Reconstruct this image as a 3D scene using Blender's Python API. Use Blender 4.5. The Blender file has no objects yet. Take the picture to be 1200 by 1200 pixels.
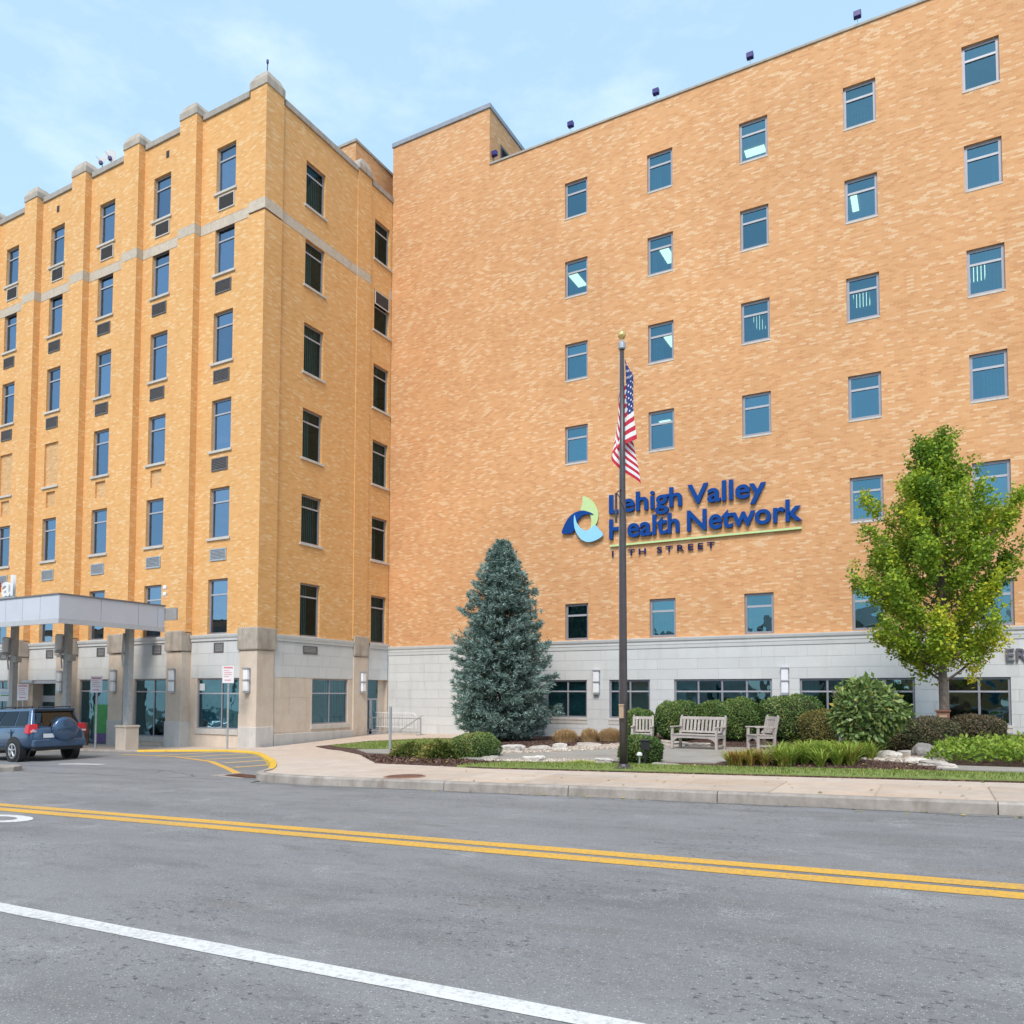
import bpy, bmesh, math, random
import numpy as np
from mathutils import Vector, Matrix, Euler
random.seed(7); rng = np.random.default_rng(7)
sc = bpy.context.scene
COL = sc.collection
R = math.radians

# ------------------------------------------------------------------ camera
cam_d = bpy.data.cameras.new('camera'); cam = bpy.data.objects.new('camera', cam_d); COL.objects.link(cam)
cam_d.sensor_width = 36.0; cam_d.lens = 906.455/1200*36.0
cam_d.shift_y = 171.7/1200; cam_d.clip_end = 2000.0
rx = Vector((0.87792476, 0.47879191, 0.0025348)); up_ = Vector((0.01996873, -0.04190362, 0.99892209)); bk = Vector((0.47838203, -0.87692782, -0.04634909))
cam.matrix_world = Matrix(((rx.x, up_.x, bk.x, 0), (rx.y, up_.y, bk.y, 0), (rx.z, up_.z, bk.z, 0), (0, 0, 0, 1)))
sc.camera = cam
# ------------------------------------------------------------------ light
SUN_EL, SUN_DIR = 50.0, Vector((0.20, -0.80, 0.0)).normalized()
world = bpy.data.worlds.new('World'); sc.world = world; world.use_nodes = True
wn = world.node_tree; wn.nodes.clear()
def wnode(t, **k):
    n = wn.nodes.new(t)
    for a, b in k.items(): setattr(n, a, b)
    return n
sky = wnode('ShaderNodeTexSky', sky_type='NISHITA'); sky.sun_disc = False
sky.sun_elevation = R(SUN_EL); sky.sun_rotation = math.atan2(SUN_DIR.x, SUN_DIR.y)
sky.air_density = 1.0; sky.dust_density = 0.6; sky.ozone_density = 1.4
tcw = wnode('ShaderNodeTexCoord'); mpw = wnode('ShaderNodeMapping'); mpw.inputs['Scale'].default_value = (1.5, 1.5, 3.6)
nzw = wnode('ShaderNodeTexNoise'); nzw.inputs['Scale'].default_value = 1.9; nzw.inputs['Detail'].default_value = 7; nzw.inputs['Roughness'].default_value = 0.62
crw = wnode('ShaderNodeValToRGB'); crw.color_ramp.elements[0].position = 0.54; crw.color_ramp.elements[0].color = (0, 0, 0, 1)
crw.color_ramp.elements[1].position = 0.78; crw.color_ramp.elements[1].color = (.5, .5, .5, 1)
clw = wnode('ShaderNodeMix', data_type='RGBA'); clw.inputs['B'].default_value = (4.2, 4.7, 5.1, 1)
mxw = wnode('ShaderNodeMix', data_type='RGBA'); mxw.inputs['B'].default_value = (2.5, 3.65, 4.5, 1); mxw.inputs['Factor'].default_value = .62
bgw = wnode('ShaderNodeBackground'); bgw.inputs['Strength'].default_value = 0.12
ow = wnode('ShaderNodeOutputWorld')
L = wn.links.new
L(tcw.outputs['Generated'], mpw.inputs['Vector']); L(mpw.outputs['Vector'], nzw.inputs['Vector']); L(nzw.outputs['Fac'], crw.inputs['Fac'])
L(crw.outputs['Color'], clw.inputs['Factor']); L(sky.outputs['Color'], mxw.inputs['A']); L(mxw.outputs['Result'], clw.inputs['A']); L(clw.outputs['Result'], bgw.inputs['Color']); L(bgw.outputs['Background'], ow.inputs['Surface'])
sun_d = bpy.data.lights.new('sun', 'SUN'); sun = bpy.data.objects.new('sun', sun_d); COL.objects.link(sun)
sun_d.energy = 1.45; sun_d.angle = R(22); sun_d.color = (1.0, 0.91, 0.82)
sd = SUN_DIR*math.cos(R(SUN_EL)) + Vector((0, 0, math.sin(R(SUN_EL))))
sun.rotation_euler = sd.to_track_quat('Z', 'Y').to_euler()
sc.view_settings.view_transform = 'Standard'; sc.view_settings.look = 'None'; sc.view_settings.gamma = 1.0
sc.view_settings.use_curve_mapping = False; sc.view_settings.exposure = 1.2

# ------------------------------------------------------------------ material helpers
class NT:
    def __init__(s, name):
        s.m = bpy.data.materials.new(name); s.m.use_nodes = True; s.t = s.m.node_tree
        s.b = s.t.nodes['Principled BSDF']; s.out = s.t.nodes['Material Output']
    def n(s, t, ins=None, **k):
        x = s.t.nodes.new(t)
        for a, b in k.items(): setattr(x, a, b)
        for a, b in (ins or {}).items():
            if isinstance(b, bpy.types.NodeSocket): s.t.links.new(b, x.inputs[a])
            else: x.inputs[a].default_value = b
        return x
    def l(s, a, b): s.t.links.new(a, b)
    def set(s, **k):
        for a, b in k.items():
            a = a.replace('_', ' ')
            if isinstance(b, bpy.types.NodeSocket): s.l(b, s.b.inputs[a])
            else: s.b.inputs[a].default_value = b
    def obj(s): return s.n('ShaderNodeTexCoord').outputs['Object']
    def uv(s): return s.n('ShaderNodeTexCoord').outputs['UV']
    def noise(s, vec, scale, detail=4, rough=.55): return s.n('ShaderNodeTexNoise', {'Vector': vec, 'Scale': scale, 'Detail': detail, 'Roughness': rough}).outputs['Fac']
    def scale(s, vec, sx, sy, sz): return s.n('ShaderNodeMapping', {'Vector': vec, 'Scale': (sx, sy, sz)}).outputs['Vector']
    def ramp(s, fac, *stops, interp='LINEAR'):
        r = s.n('ShaderNodeValToRGB', {'Fac': fac}); r.color_ramp.interpolation = interp
        e = r.color_ramp.elements
        while len(e) < len(stops): e.new(0.5)
        for i, (p, c) in enumerate(stops):
            e[i].position = p; e[i].color = (c, c, c, 1) if not isinstance(c, tuple) else (*c, 1)
        return r.outputs['Color']
    def mix(s, f, a, b, bt='MIX'):
        x = s.n('ShaderNodeMix', data_type='RGBA', blend_type=bt)
        for k, v in (('Factor', f), ('A', a), ('B', b)):
            if isinstance(v, bpy.types.NodeSocket): s.l(v, x.inputs[k])
            elif k == 'Factor': x.inputs[k].default_value = v
            else: x.inputs[k].default_value = (*v, 1)
        return x.outputs['Result']
    def math(s, op, a, b=0.0, c=0.0):
        x = s.n('ShaderNodeMath', operation=op)
        for i, v in enumerate((a, b, c)):
            if isinstance(v, bpy.types.NodeSocket): s.l(v, x.inputs[i])
            else: x.inputs[i].default_value = v
        return x.outputs[0]
    def bump(s, h, strength=.3, dist=.01):
        b = s.n('ShaderNodeBump', {'Height': h, 'Strength': strength, 'Distance': dist}); s.l(b.outputs['Normal'], s.b.inputs['Normal'])

def plain(name, col, rough=.6, metal=0.0, var=.12, scale=6.0, **k):
    t = NT(name); nz = t.noise(t.obj(), scale, 5)
    a = tuple(c*(1-var) for c in col); b = tuple(min(1, c*(1+var)) for c in col)
    t.set(Base_Color=t.ramp(nz, (.3, a), (.7, b)), Roughness=rough, Metallic=metal, **k)
    return t.m

def brick_mat(name, cols, cream, thr, bw, rh, mortar, mcol, clus=.16, patch=.12):
    t = NT(name); uv = t.uv()
    br = t.n('ShaderNodeTexBrick', {'Vector': uv, 'Color1': (0, 0, 0, 1), 'Color2': (1, 1, 1, 1), 'Mortar': (.5, .5, .5, 1), 'Scale': 1.0, 'Mortar Size': mortar,
             'Mortar Smooth': .3, 'Bias': 0.0, 'Brick Width': bw, 'Row Height': rh}, offset=.5)
    v = t.n('ShaderNodeSeparateColor', {'Color': br.outputs['Color']}).outputs[0]
    low = t.noise(t.scale(uv, .55, 1.3, 1), 1.0, 4, .6)
    big = t.noise(uv, .16, 3, .5)
    vv = t.math('ADD', v, t.math('MULTIPLY', t.math('SUBTRACT', low, .5), clus*4))
    c = t.ramp(vv, (0.0, cols[0]), (.35, cols[1]), (thr-.06, cols[2]), (thr+.04, cream))
    c = t.mix(1.0, c, t.ramp(big, (.3, 1-patch), (.7, 1+patch*.3)), 'MULTIPLY')
    st = t.noise(t.scale(uv, 1.6, .14, 1), 1.0, 4, .6)
    c = t.mix(1.0, c, t.ramp(st, (.3, .94), (.65, 1.0)), 'MULTIPLY')
    c = t.mix(br.outputs['Fac'], c, mcol)
    t.set(Base_Color=c, Roughness=.85)
    t.bump(t.math('SUBTRACT', 1.0, br.outputs['Fac']), .5, .006)
    return t.m

MAT = {}
MAT['brick_main'] = brick_mat('brick_main', [(.60, .290, .122), (.68, .350, .155), (.705, .375, .175)], (.755, .495, .285), .875, .225, .068, .005, (.62, .36, .18), .20, .12)
MAT['brick_wing'] = brick_mat('brick_wing', [(.70, .355, .120), (.755, .405, .150), (.77, .43, .175)], (.80, .53, .27), .90, .22, .068, .004, (.66, .38, .14), .10, .06)
MAT['brick_infill'] = brick_mat('brick_infill', [(.60, .33, .14), (.66, .39, .18), (.70, .43, .21)], (.74, .50, .27), .9, .22, .07, .005, (.55, .33, .14))

def stone_mat(name, c1, c2, stain=None, sc_=2.0, rough=.75, island=.06):
    t = NT(name); o = t.obj(); a = t.noise(o, sc_, 6, .65)
    c = t.ramp(a, (.32, c1), (.68, c2))
    if stain:
        s2 = t.noise(t.scale(o, 2.2, 2.2, .35), 1.4, 5, .6)
        c = t.mix(t.ramp(s2, (.52, 0.0), (.72, .55)), c, stain)
    ri = t.n('ShaderNodeObjectInfo').outputs['Random']
    c = t.mix(1.0, c, t.ramp(ri, (0.0, 1-island), (1.0, 1+island*.5)), 'MULTIPLY')
    t.set(Base_Color=c, Roughness=rough); t.bump(t.noise(o, 60, 3), .15, .004)
    return t.m
MAT['panel'] = stone_mat('grey_cladding', (.575, .585, .575), (.625, .63, .62), (.51, .505, .48), 1.2, .6, .05)
MAT['joint'] = plain('joint_dark', (.47, .475, .465), .9)
MAT['limestone'] = stone_mat('limestone', (.58, .48, .385), (.66, .56, .46), (.54, .40, .28), 3.0)
MAT['limestone_grey'] = stone_mat('limestone_grey', (.52, .49, .455), (.60, .57, .53), (.42, .38, .34), 3.0)
MAT['sill'] = stone_mat('sill_stone', (.50, .47, .42), (.60, .56, .51), (.42, .37, .32), 6.0)
MAT['cap'] = stone_mat('weathered_concrete', (.34, .29, .235), (.48, .42, .35), (.18, .155, .125), 3.0)
MAT['band'] = stone_mat('band_stone', (.47, .40, .32), (.60, .51, .40), (.36, .30, .24), 7.0)
MAT['coping'] = stone_mat('coping', (.32, .285, .25), (.42, .38, .33), (.21, .185, .16), 3.0)
MAT['metal_coping'] = plain('metal_coping', (.30, .31, .34), .45, .3)
MAT['alu'] = plain('aluminium_frame', (.285, .28, .315), .45, .2, .06)
MAT['alu_light'] = plain('aluminium_light', (.40, .40, .43), .45, .1, .06)
MAT['grille'] = plain('vent_grille', (.13, .12, .12), .6, .2)
MAT['dark'] = plain('dark_interior', (.05, .05, .055), .9)
MAT['room'] = plain('room_wall', (.30, .29, .27), .9)
MAT['white'] = plain('white_paint', (.72, .72, .72), .5, 0, .05)
MAT['blind'] = plain('blind_fabric', (.42, .46, .46), .8)
MAT['galv'] = plain('galvanised_steel', (.42, .44, .46), .42, .5)
MAT['bronze'] = plain('bronze_pole', (.085, .072, .075), .38, .4)
MAT['black'] = plain('black_plastic', (.02, .02, .022), .5)
MAT['gold'] = plain('gold_ball', (.75, .52, .20), .3, .7)
MAT['fascia'] = plain('canopy_panel', (.56, .56, .60), .4, .15, .04, 1.5)
MAT['fascia_trim'] = plain('canopy_trim', (.47, .47, .48), .5, .1, .06)
MAT['roof_edge'] = plain('canopy_roof_edge', (.16, .15, .15), .6)
MAT['soffit'] = plain('canopy_soffit', (.30, .29, .28), .8)
MAT['steelcol'] = plain('canopy_column', (.40, .395, .385), .55, .1)
MAT['lens'] = plain('lamp_lens', (.82, .82, .84), .35, 0, .03)
MAT['sign_blue'] = plain('sign_blue', (.006, .055, .245), .4, 0, .08, Specular_IOR_Level=.12)
MAT['sign_navy'] = plain('sign_navy', (.012, .02, .10), .4, 0, .08, Specular_IOR_Level=.12)
MAT['sign_green'] = plain('sign_green', (.50, .66, .30), .4, 0, .04)
MAT['sign_sky'] = plain('sign_sky', (.28, .60, .83), .4, 0, .04)
MAT['sign_grey'] = plain('sign_grey', (.12, .115, .14), .5)
MAT['sign_red'] = plain('sign_red', (.55, .03, .05), .5)
MAT['sign_pink'] = plain('sign_pink', (.62, .25, .27), .5)
MAT['sign_face'] = plain('sign_face', (.74, .71, .72), .45, 0, .04)
MAT['yellow_kerb'] = stone_mat('yellow_kerb_paint', (.66, .40, .035), (.78, .50, .05), (.42, .29, .08), 5.0, .7)
MAT['kerb'] = stone_mat('kerb_concrete', (.28, .25, .22), (.43, .38, .335), (.15, .12, .10), 5.0, .85, .12)
MAT['kerb_old'] = stone_mat('kerb_weathered', (.28, .25, .22), (.42, .38, .34), (.17, .12, .09), 4.0, .9, .12)
MAT['rust'] = plain('rusty_iron', (.16, .075, .05), .85, .1, .3)
MAT['rusty_concrete'] = plain('rust_stained_concrete', (.34, .20, .14), .85, 0, .3)
MAT['bark'] = stone_mat('bark', (.10, .075, .06), (.24, .19, .155), None, 9.0, .95)
MAT['bark_dark'] = stone_mat('bark_dark', (.05, .035, .028), (.11, .08, .06), None, 9.0, .95)
MAT['teak'] = stone_mat('weathered_teak', (.36, .31, .28), (.50, .445, .41), (.26, .22, .20), 14.0, .8)
MAT['rock'] = stone_mat('field_stone', (.36, .31, .27), (.58, .53, .47), (.27, .24, .22), 4.0, .9, .3)
MAT['rock_dark'] = stone_mat('dark_stone', (.20, .19, .185), (.34, .32, .31), (.14, .13, .12), 4.0, .9, .1)
MAT['rock_white'] = stone_mat('white_stone', (.52, .48, .43), (.68, .64, .59), (.38, .31, .25), 4.0, .9, .15)
MAT['wicker'] = plain('brown_wicker', (.28, .12, .07), .7, 0, .3, 40)
MAT['green_print'] = plain('green_print', (.02, .30, .05), .5)
MAT['purple_print'] = plain('purple_print', (.12, .05, .24), .5)
MAT['rubber'] = plain('tyre_rubber', (.018, .018, .02), .8)
MAT['rim'] = plain('alloy_rim', (.52, .53, .55), .35, .6)
MAT['tail'] = plain('tail_lens', (.55, .02, .03), .2)
MAT['tail_white'] = plain('tail_lens_clear', (.70, .45, .45), .2)
MAT['plate'] = plain('plate_white', (.68, .70, .72), .4)
MAT['floodlight'] = plain('floodlight_blue', (.03, .02, .16), .4)
MAT['dish'] = plain('dish_grey', (.55, .55, .55), .5)
MAT['mesh_brown'] = plain('wood_tag', (.20, .085, .05), .7, 0, .25)
MAT['cream_tag'] = plain('cream_tag', (.38, .27, .18), .7)

def paint_car(name, col):
    t = NT(name); nz = t.noise(t.obj(), 2.5, 3)
    t.set(Base_Color=t.ramp(nz, (.3, tuple(c*.9 for c in col)), (.7, tuple(c*1.1 for c in col))), Roughness=.32, Metallic=.45, Coat_Weight=.8, Coat_Roughness=.06)
    return t.m
MAT['car_blue'] = paint_car('car_paint_blue', (.045, .095, .18))
MAT['car_white'] = paint_car('car_paint_white', (.62, .64, .66))

def glass(name, refl, trans, f0=.34, fr=.6):
    t = NT(name); t.t.nodes.remove(t.b)
    g = t.n('ShaderNodeBsdfGlossy', {'Color': (*refl, 1), 'Roughness': .02}); tr = t.n('ShaderNodeBsdfTransparent', {'Color': (*trans, 1)})
    wob = t.noise(t.obj(), 1.1, 2); bp = t.n('ShaderNodeBump', {'Height': wob, 'Strength': .5, 'Distance': .03}); t.l(bp.outputs['Normal'], g.inputs['Normal'])
    lw = t.n('ShaderNodeLayerWeight', {'Blend': .35}).outputs['Fresnel']
    f = t.math('ADD', f0, t.math('MULTIPLY', lw, fr))
    rnd = t.n('ShaderNodeObjectInfo').outputs['Random']; t.l(t.mix(1.0, refl, t.ramp(rnd, (0, .80), (1, 1.18)), 'MULTIPLY'), g.inputs['Color'])
    m = t.n('ShaderNodeMixShader', {'Fac': f}); t.l(tr.outputs[0], m.inputs[1]); t.l(g.outputs[0], m.inputs[2]); t.l(m.outputs[0], t.out.inputs['Surface'])
    return t.m
MAT['glass'] = glass('window_glass', (.23, .46, .56), (.28, .52, .56), .40)
MAT['glass_wing'] = glass('wing_window_glass', (.40, .56, .74), (.20, .38, .46), .42)
MAT['glass_side'] = glass('side_window_glass', (.26, .40, .46), (.22, .50, .55), .09, .3)
MAT['glass_store'] = glass('store_glass', (.32, .58, .70), (.28, .56, .60), .26)
MAT['glass_car'] = glass('car_glass', (.45, .5, .55), (.05, .055, .06), .10, .5)
t = NT('lit_ceiling_panel'); t.set(Base_Color=(.9, .88, .8, 1), Emission_Color=(1, .84, .55, 1), Emission_Strength=1.7); MAT['lit'] = t.m

# asphalt -----------------------------------------------------------
def asphalt(name, c, dark, speck):
    t = NT(name); o = t.obj()
    big = t.noise(t.scale(o, .30, 1.1, 1), 1.0, 5, .6)
    base = t.ramp(big, (.28, tuple(x*.74 for x in c)), (.5, c), (.72, tuple(x*1.16 for x in c)))
    med = t.noise(t.scale(o, .9, 2.6, 1), 1.6, 6, .7)
    base = t.mix(t.ramp(med, (.52, 0.0), (.68, .62)), base, dark)
    brn = t.noise(t.scale(o, .5, 1.6, 1), 1.1, 5, .65); base = t.mix(t.ramp(brn, (.55, 0.0), (.72, .35)), base, (.175, .155, .14))
    lt = t.noise(t.scale(o, .7, 1.2, 1), .8, 3, .6); base = t.mix(t.ramp(lt, (.60, 0.0), (.74, .45)), base, tuple(x*1.35 for x in c))
    pz = t.noise(o, .55, 3, .5)
    vo = t.n('ShaderNodeTexVoronoi', {'Vector': o, 'Scale': 85.0}, feature='F1')
    vr = t.n('ShaderNodeSeparateColor', {'Color': vo.outputs['Color']})
    isz = t.math('LESS_THAN', vo.outputs['Distance'], t.math('MULTIPLY', vr.outputs[1], .46))
    keep = t.math('GREATER_THAN', vr.outputs[0], t.math('SUBTRACT', .93, t.math('MULTIPLY', pz, .5)))
    base = t.mix(t.math('MULTIPLY', t.math('MULTIPLY', isz, keep), .85), base, speck)
    isd = t.math('MULTIPLY', t.math('LESS_THAN', vr.outputs[0], .24), t.math('LESS_THAN', vo.outputs['Distance'], .45))
    base = t.mix(t.math('MULTIPLY', isd, .5), base, tuple(x*.45 for x in c))
    fine = t.noise(o, 170, 3, .7)
    base = t.mix(1.0, base, t.ramp(fine, (.3, .78), (.7, 1.16)), 'MULTIPLY')
    pit = t.noise(t.scale(o, 1, 1.5, 1), 17.0, 4, .6); pm = t.noise(o, .8, 2)
    pf = t.math('MULTIPLY', t.ramp(pit, (.60, 0.0), (.64, 1.0)), t.ramp(pm, (.45, 0.0), (.6, 1.0)))
    rv = t.noise(o, 1.3, 3, .6); rg = t.ramp(rv, (.58, 0.0), (.68, 1.0)); base = t.mix(t.math('MULTIPLY', t.math('MULTIPLY', rg, t.ramp(vr.outputs[2], (.55, 0.0), (.8, 1.0))), .45), base, speck)
    base = t.mix(t.math('MULTIPLY', pf, .7), base, (.035, .035, .04))
    t.set(Base_Color=base, Roughness=.82)
    t.bump(t.math('ADD', t.math('MULTIPLY', vo.outputs['Distance'], -.6), fine), .45, .006)
    return t.m
MAT['asphalt'] = asphalt('asphalt', (.222, .222, .224), (.145, .142, .142), (.46, .46, .45))
MAT['asphalt_drive'] = asphalt('asphalt_drive', (.215, .215, .22), (.17, .17, .172), (.36, .36, .36))
def road_paint(name, c, wear):
    t = NT(name); o = t.obj()
    w = t.noise(o, 26, 6, .75); w2 = t.noise(t.scale(o, .4, 2.0, 1), 1.4, 3)
    f = t.ramp(t.math('ADD', w, t.math('MULTIPLY', w2, .25)), (.60, 0.0), (.80, wear))
    t.set(Base_Color=t.mix(f, t.mix(t.ramp(t.noise(o, 3, 4), (.35, 0.0), (.7, .35)), c, tuple(x*.86 for x in c)), (.20, .20, .20)), Roughness=.7)
    t.bump(t.noise(o, 120, 3), .4, .004); return t.m
MAT['line_white'] = road_paint('white_line_paint', (.70, .70, .68), .6)
MAT['line_yellow'] = road_paint('yellow_line_paint', (.72, .40, .045), .75)
MAT['line_faded'] = road_paint('faded_yellow_paint', (.58, .40, .13), 1.0)

def concrete(name, c1, c2, warm=None, isl=.14):
    t = NT(name); o = t.obj(); g = t.n('ShaderNodeNewGeometry').outputs['Position']
    a = t.noise(g, .9, 6, .6); c = t.ramp(a, (.3, c1), (.7, c2))
    if warm: c = t.mix(t.ramp(t.noise(t.scale(g, .35, 1.3, 1), 1.2, 4, .6), (.46, 0.0), (.70, .8)), c, warm)
    c = t.mix(1.0, c, t.ramp(t.noise(g, 22, 4, .7), (.3, .93), (.7, 1.03)), 'MULTIPLY')
    spot = t.noise(g, 9, 2); c = t.mix(t.ramp(spot, (.66, 0.0), (.74, .35)), c, tuple(x*.5 for x in c1))
    c = t.mix(1.0, c, t.ramp(t.noise(g, 2.6, 6, .7), (.30, .84), (.58, 1.0)), 'MULTIPLY')
    c = t.mix(1.0, c, t.ramp(t.n('ShaderNodeObjectInfo').outputs['Random'], (0.0, 1-isl), (1.0, 1.0)), 'MULTIPLY')
    t.set(Base_Color=c, Roughness=.85); t.bump(t.noise(g, 90, 3), .2, .003); return t.m
MAT['walk'] = concrete('sidewalk_concrete', (.53, .435, .35), (.61, .505, .415), (.60, .43, .30))
MAT['plaza'] = concrete('plaza_concrete', (.55, .455, .375), (.61, .52, .44), (.60, .45, .33))
MAT['path'] = concrete('path_concrete', (.33, .315, .285), (.43, .41, .37), (.36, .31, .25))
t = NT('mulch'); o = t.obj(); v = t.n('ShaderNodeTexVoronoi', {'Vector': t.scale(o, 1, 1, .6), 'Scale': 26.0})
t.set(Base_Color=t.mix(1.0, t.ramp(t.n('ShaderNodeSeparateColor', {'Color': v.outputs['Color']}).outputs[0], (0, (.035, .018, .014)), (.6, (.095, .048, .036)), (1, (.19, .105, .075))),
      t.ramp(t.noise(o, 1.5, 4), (.3, .8), (.7, 1.1)), 'MULTIPLY'), Roughness=.95); t.bump(v.outputs['Distance'], .9, .03); MAT['mulch'] = t.m
t = NT('lawn_soil'); o = t.obj()
t.set(Base_Color=t.ramp(t.noise(o, 5, 6, .7), (.3, (.13, .18, .045)), (.6, (.20, .26, .07)), (.75, (.30, .28, .11))), Roughness=.95); MAT['lawn'] = t.m
t = NT('gravel_bed'); o = t.obj(); v = t.n('ShaderNodeTexVoronoi', {'Vector': o, 'Scale': 15.0})
t.set(Base_Color=t.ramp(t.n('ShaderNodeSeparateColor', {'Color': v.outputs['Color']}).outputs[0], (0, (.24, .19, .15)), (.5, (.42, .34, .27)), (1, (.60, .53, .45))), Roughness=.9); t.bump(v.outputs['Distance'], -.9, .04); MAT['gravel'] = t.m
t = NT('loose_stone'); ri = t.n('ShaderNodeNewGeometry').outputs['Random Per Island']
t.set(Base_Color=t.ramp(ri, (0, (.24, .19, .15)), (.5, (.44, .36, .29)), (1, (.62, .56, .48))), Roughness=.9); MAT['loose_stone'] = t.m
t = NT('mulch_chip'); ri = t.n('ShaderNodeNewGeometry').outputs['Random Per Island']
t.set(Base_Color=t.ramp(ri, (0, (.03, .016, .012)), (.6, (.11, .055, .04)), (1, (.24, .14, .10))), Roughness=.95); MAT['mulch_chip'] = t.m
MAT['far_ground'] = plain('far_ground', (.16, .17, .12), .95, 0, .2, .3)

def leaf_mat(name, *stops, trans=.25, rough=.55, rv=.35):
    t = NT(name)
    at = t.n('ShaderNodeAttribute', attribute_name='tint').outputs['Fac']; ri = t.n('ShaderNodeNewGeometry').outputs['Random Per Island']
    f = t.math('ADD', at, t.math('MULTIPLY', t.math('SUBTRACT', ri, .5), rv))
    c = t.ramp(f, *stops)
    t.set(Base_Color=c, Roughness=rough, Specular_IOR_Level=.35)
    tr = t.n('ShaderNodeBsdfTranslucent', {'Color': c}); mx = t.n('ShaderNodeMixShader', {'Fac': trans})
    t.l(t.b.outputs[0], mx.inputs[1]); t.l(tr.outputs[0], mx.inputs[2]); t.l(mx.outputs[0], t.out.inputs['Surface'])
    return t.m
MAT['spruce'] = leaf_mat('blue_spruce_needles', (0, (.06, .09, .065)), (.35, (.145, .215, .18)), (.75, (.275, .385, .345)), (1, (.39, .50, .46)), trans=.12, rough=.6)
MAT['ginkgo'] = leaf_mat('ginkgo_leaves', (0, (.10, .20, .03)), (.4, (.215, .35, .04)), (.68, (.42, .52, .045)), (1, (.74, .64, .045)), trans=.35)
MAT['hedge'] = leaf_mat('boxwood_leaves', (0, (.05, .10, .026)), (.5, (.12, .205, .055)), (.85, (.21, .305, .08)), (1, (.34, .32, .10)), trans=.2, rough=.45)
MAT['olive'] = leaf_mat('olive_shrub_leaves', (0, (.08, .085, .022)), (.5, (.18, .17, .045)), (1, (.30, .25, .075)), trans=.2)
MAT['dusky'] = leaf_mat('dusky_shrub_leaves', (0, (.055, .07, .03)), (.5, (.12, .125, .06)), (1, (.22, .16, .10)), trans=.2)
MAT['magnolia'] = leaf_mat('broad_leaves', (0, (.055, .11, .03)), (.5, (.165, .255, .07)), (.8, (.33, .39, .14)), (1, (.60, .48, .11)), trans=.22, rough=.35)
MAT['lily'] = leaf_mat('daylily_blades', (0, (.10, .20, .03)), (.5, (.27, .40, .06)), (.78, (.40, .44, .085)), (.88, (.50, .36, .10)), (1, (.36, .16, .05)), trans=.3)
MAT['cover'] = leaf_mat('ground_cover_leaves', (0, (.065, .14, .02)), (.5, (.21, .335, .035)), (1, (.44, .50, .08)), trans=.3)
MAT['lowshrub'] = leaf_mat('variegated_leaves', (0, (.05, .09, .02)), (.5, (.15, .185, .04)), (.8, (.32, .29, .08)), (1, (.55, .43, .13)), trans=.25)
MAT['dry'] = leaf_mat('dry_grass', (0, (.26, .16, .07)), (.5, (.48, .32, .15)), (1, (.66, .49, .28)), trans=.25)
MAT['grass'] = leaf_mat('grass_blades', (0, (.10, .16, .03)), (.5, (.22, .30, .06)), (.85, (.34, .38, .10)), (1, (.50, .44, .18)), trans=.3)
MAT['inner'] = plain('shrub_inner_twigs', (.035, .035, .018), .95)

# flag -------------------------------------------------------------
t = NT('flag_cloth'); su = t.n('ShaderNodeSeparateXYZ', {'Vector': t.uv()}); U, V = su.outputs[0], su.outputs[1]
odd = t.math('MODULO', t.math('FLOOR', t.math('MULTIPLY', V, 13.0)), 2.0)
stripe = t.mix(odd, (.52, .012, .04), (.76, .74, .74))
gx = t.math('MULTIPLY', U, 12/.4); gy = t.math('MULTIPLY', V, 10/(7/13))
ix = t.math('ROUND', gx); iy = t.math('ROUND', gy)
even = t.math('SUBTRACT', 1.0, t.math('MODULO', t.math('ADD', ix, iy), 2.0))
dx = t.math('SUBTRACT', gx, ix); dy = t.math('SUBTRACT', gy, iy)
dd = t.math('ADD', t.math('MULTIPLY', dx, dx), t.math('MULTIPLY', dy, dy))
star = t.math('MULTIPLY', even, t.math('LESS_THAN', dd, .085))
can = t.math('MULTIPLY', t.math('LESS_THAN', U, .4), t.math('LESS_THAN', V, 7/13))
t.set(Base_Color=t.mix(can, stripe, t.mix(star, (.015, .035, .16), (.76, .74, .74))), Roughness=.7); MAT['flag'] = t.m

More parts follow.
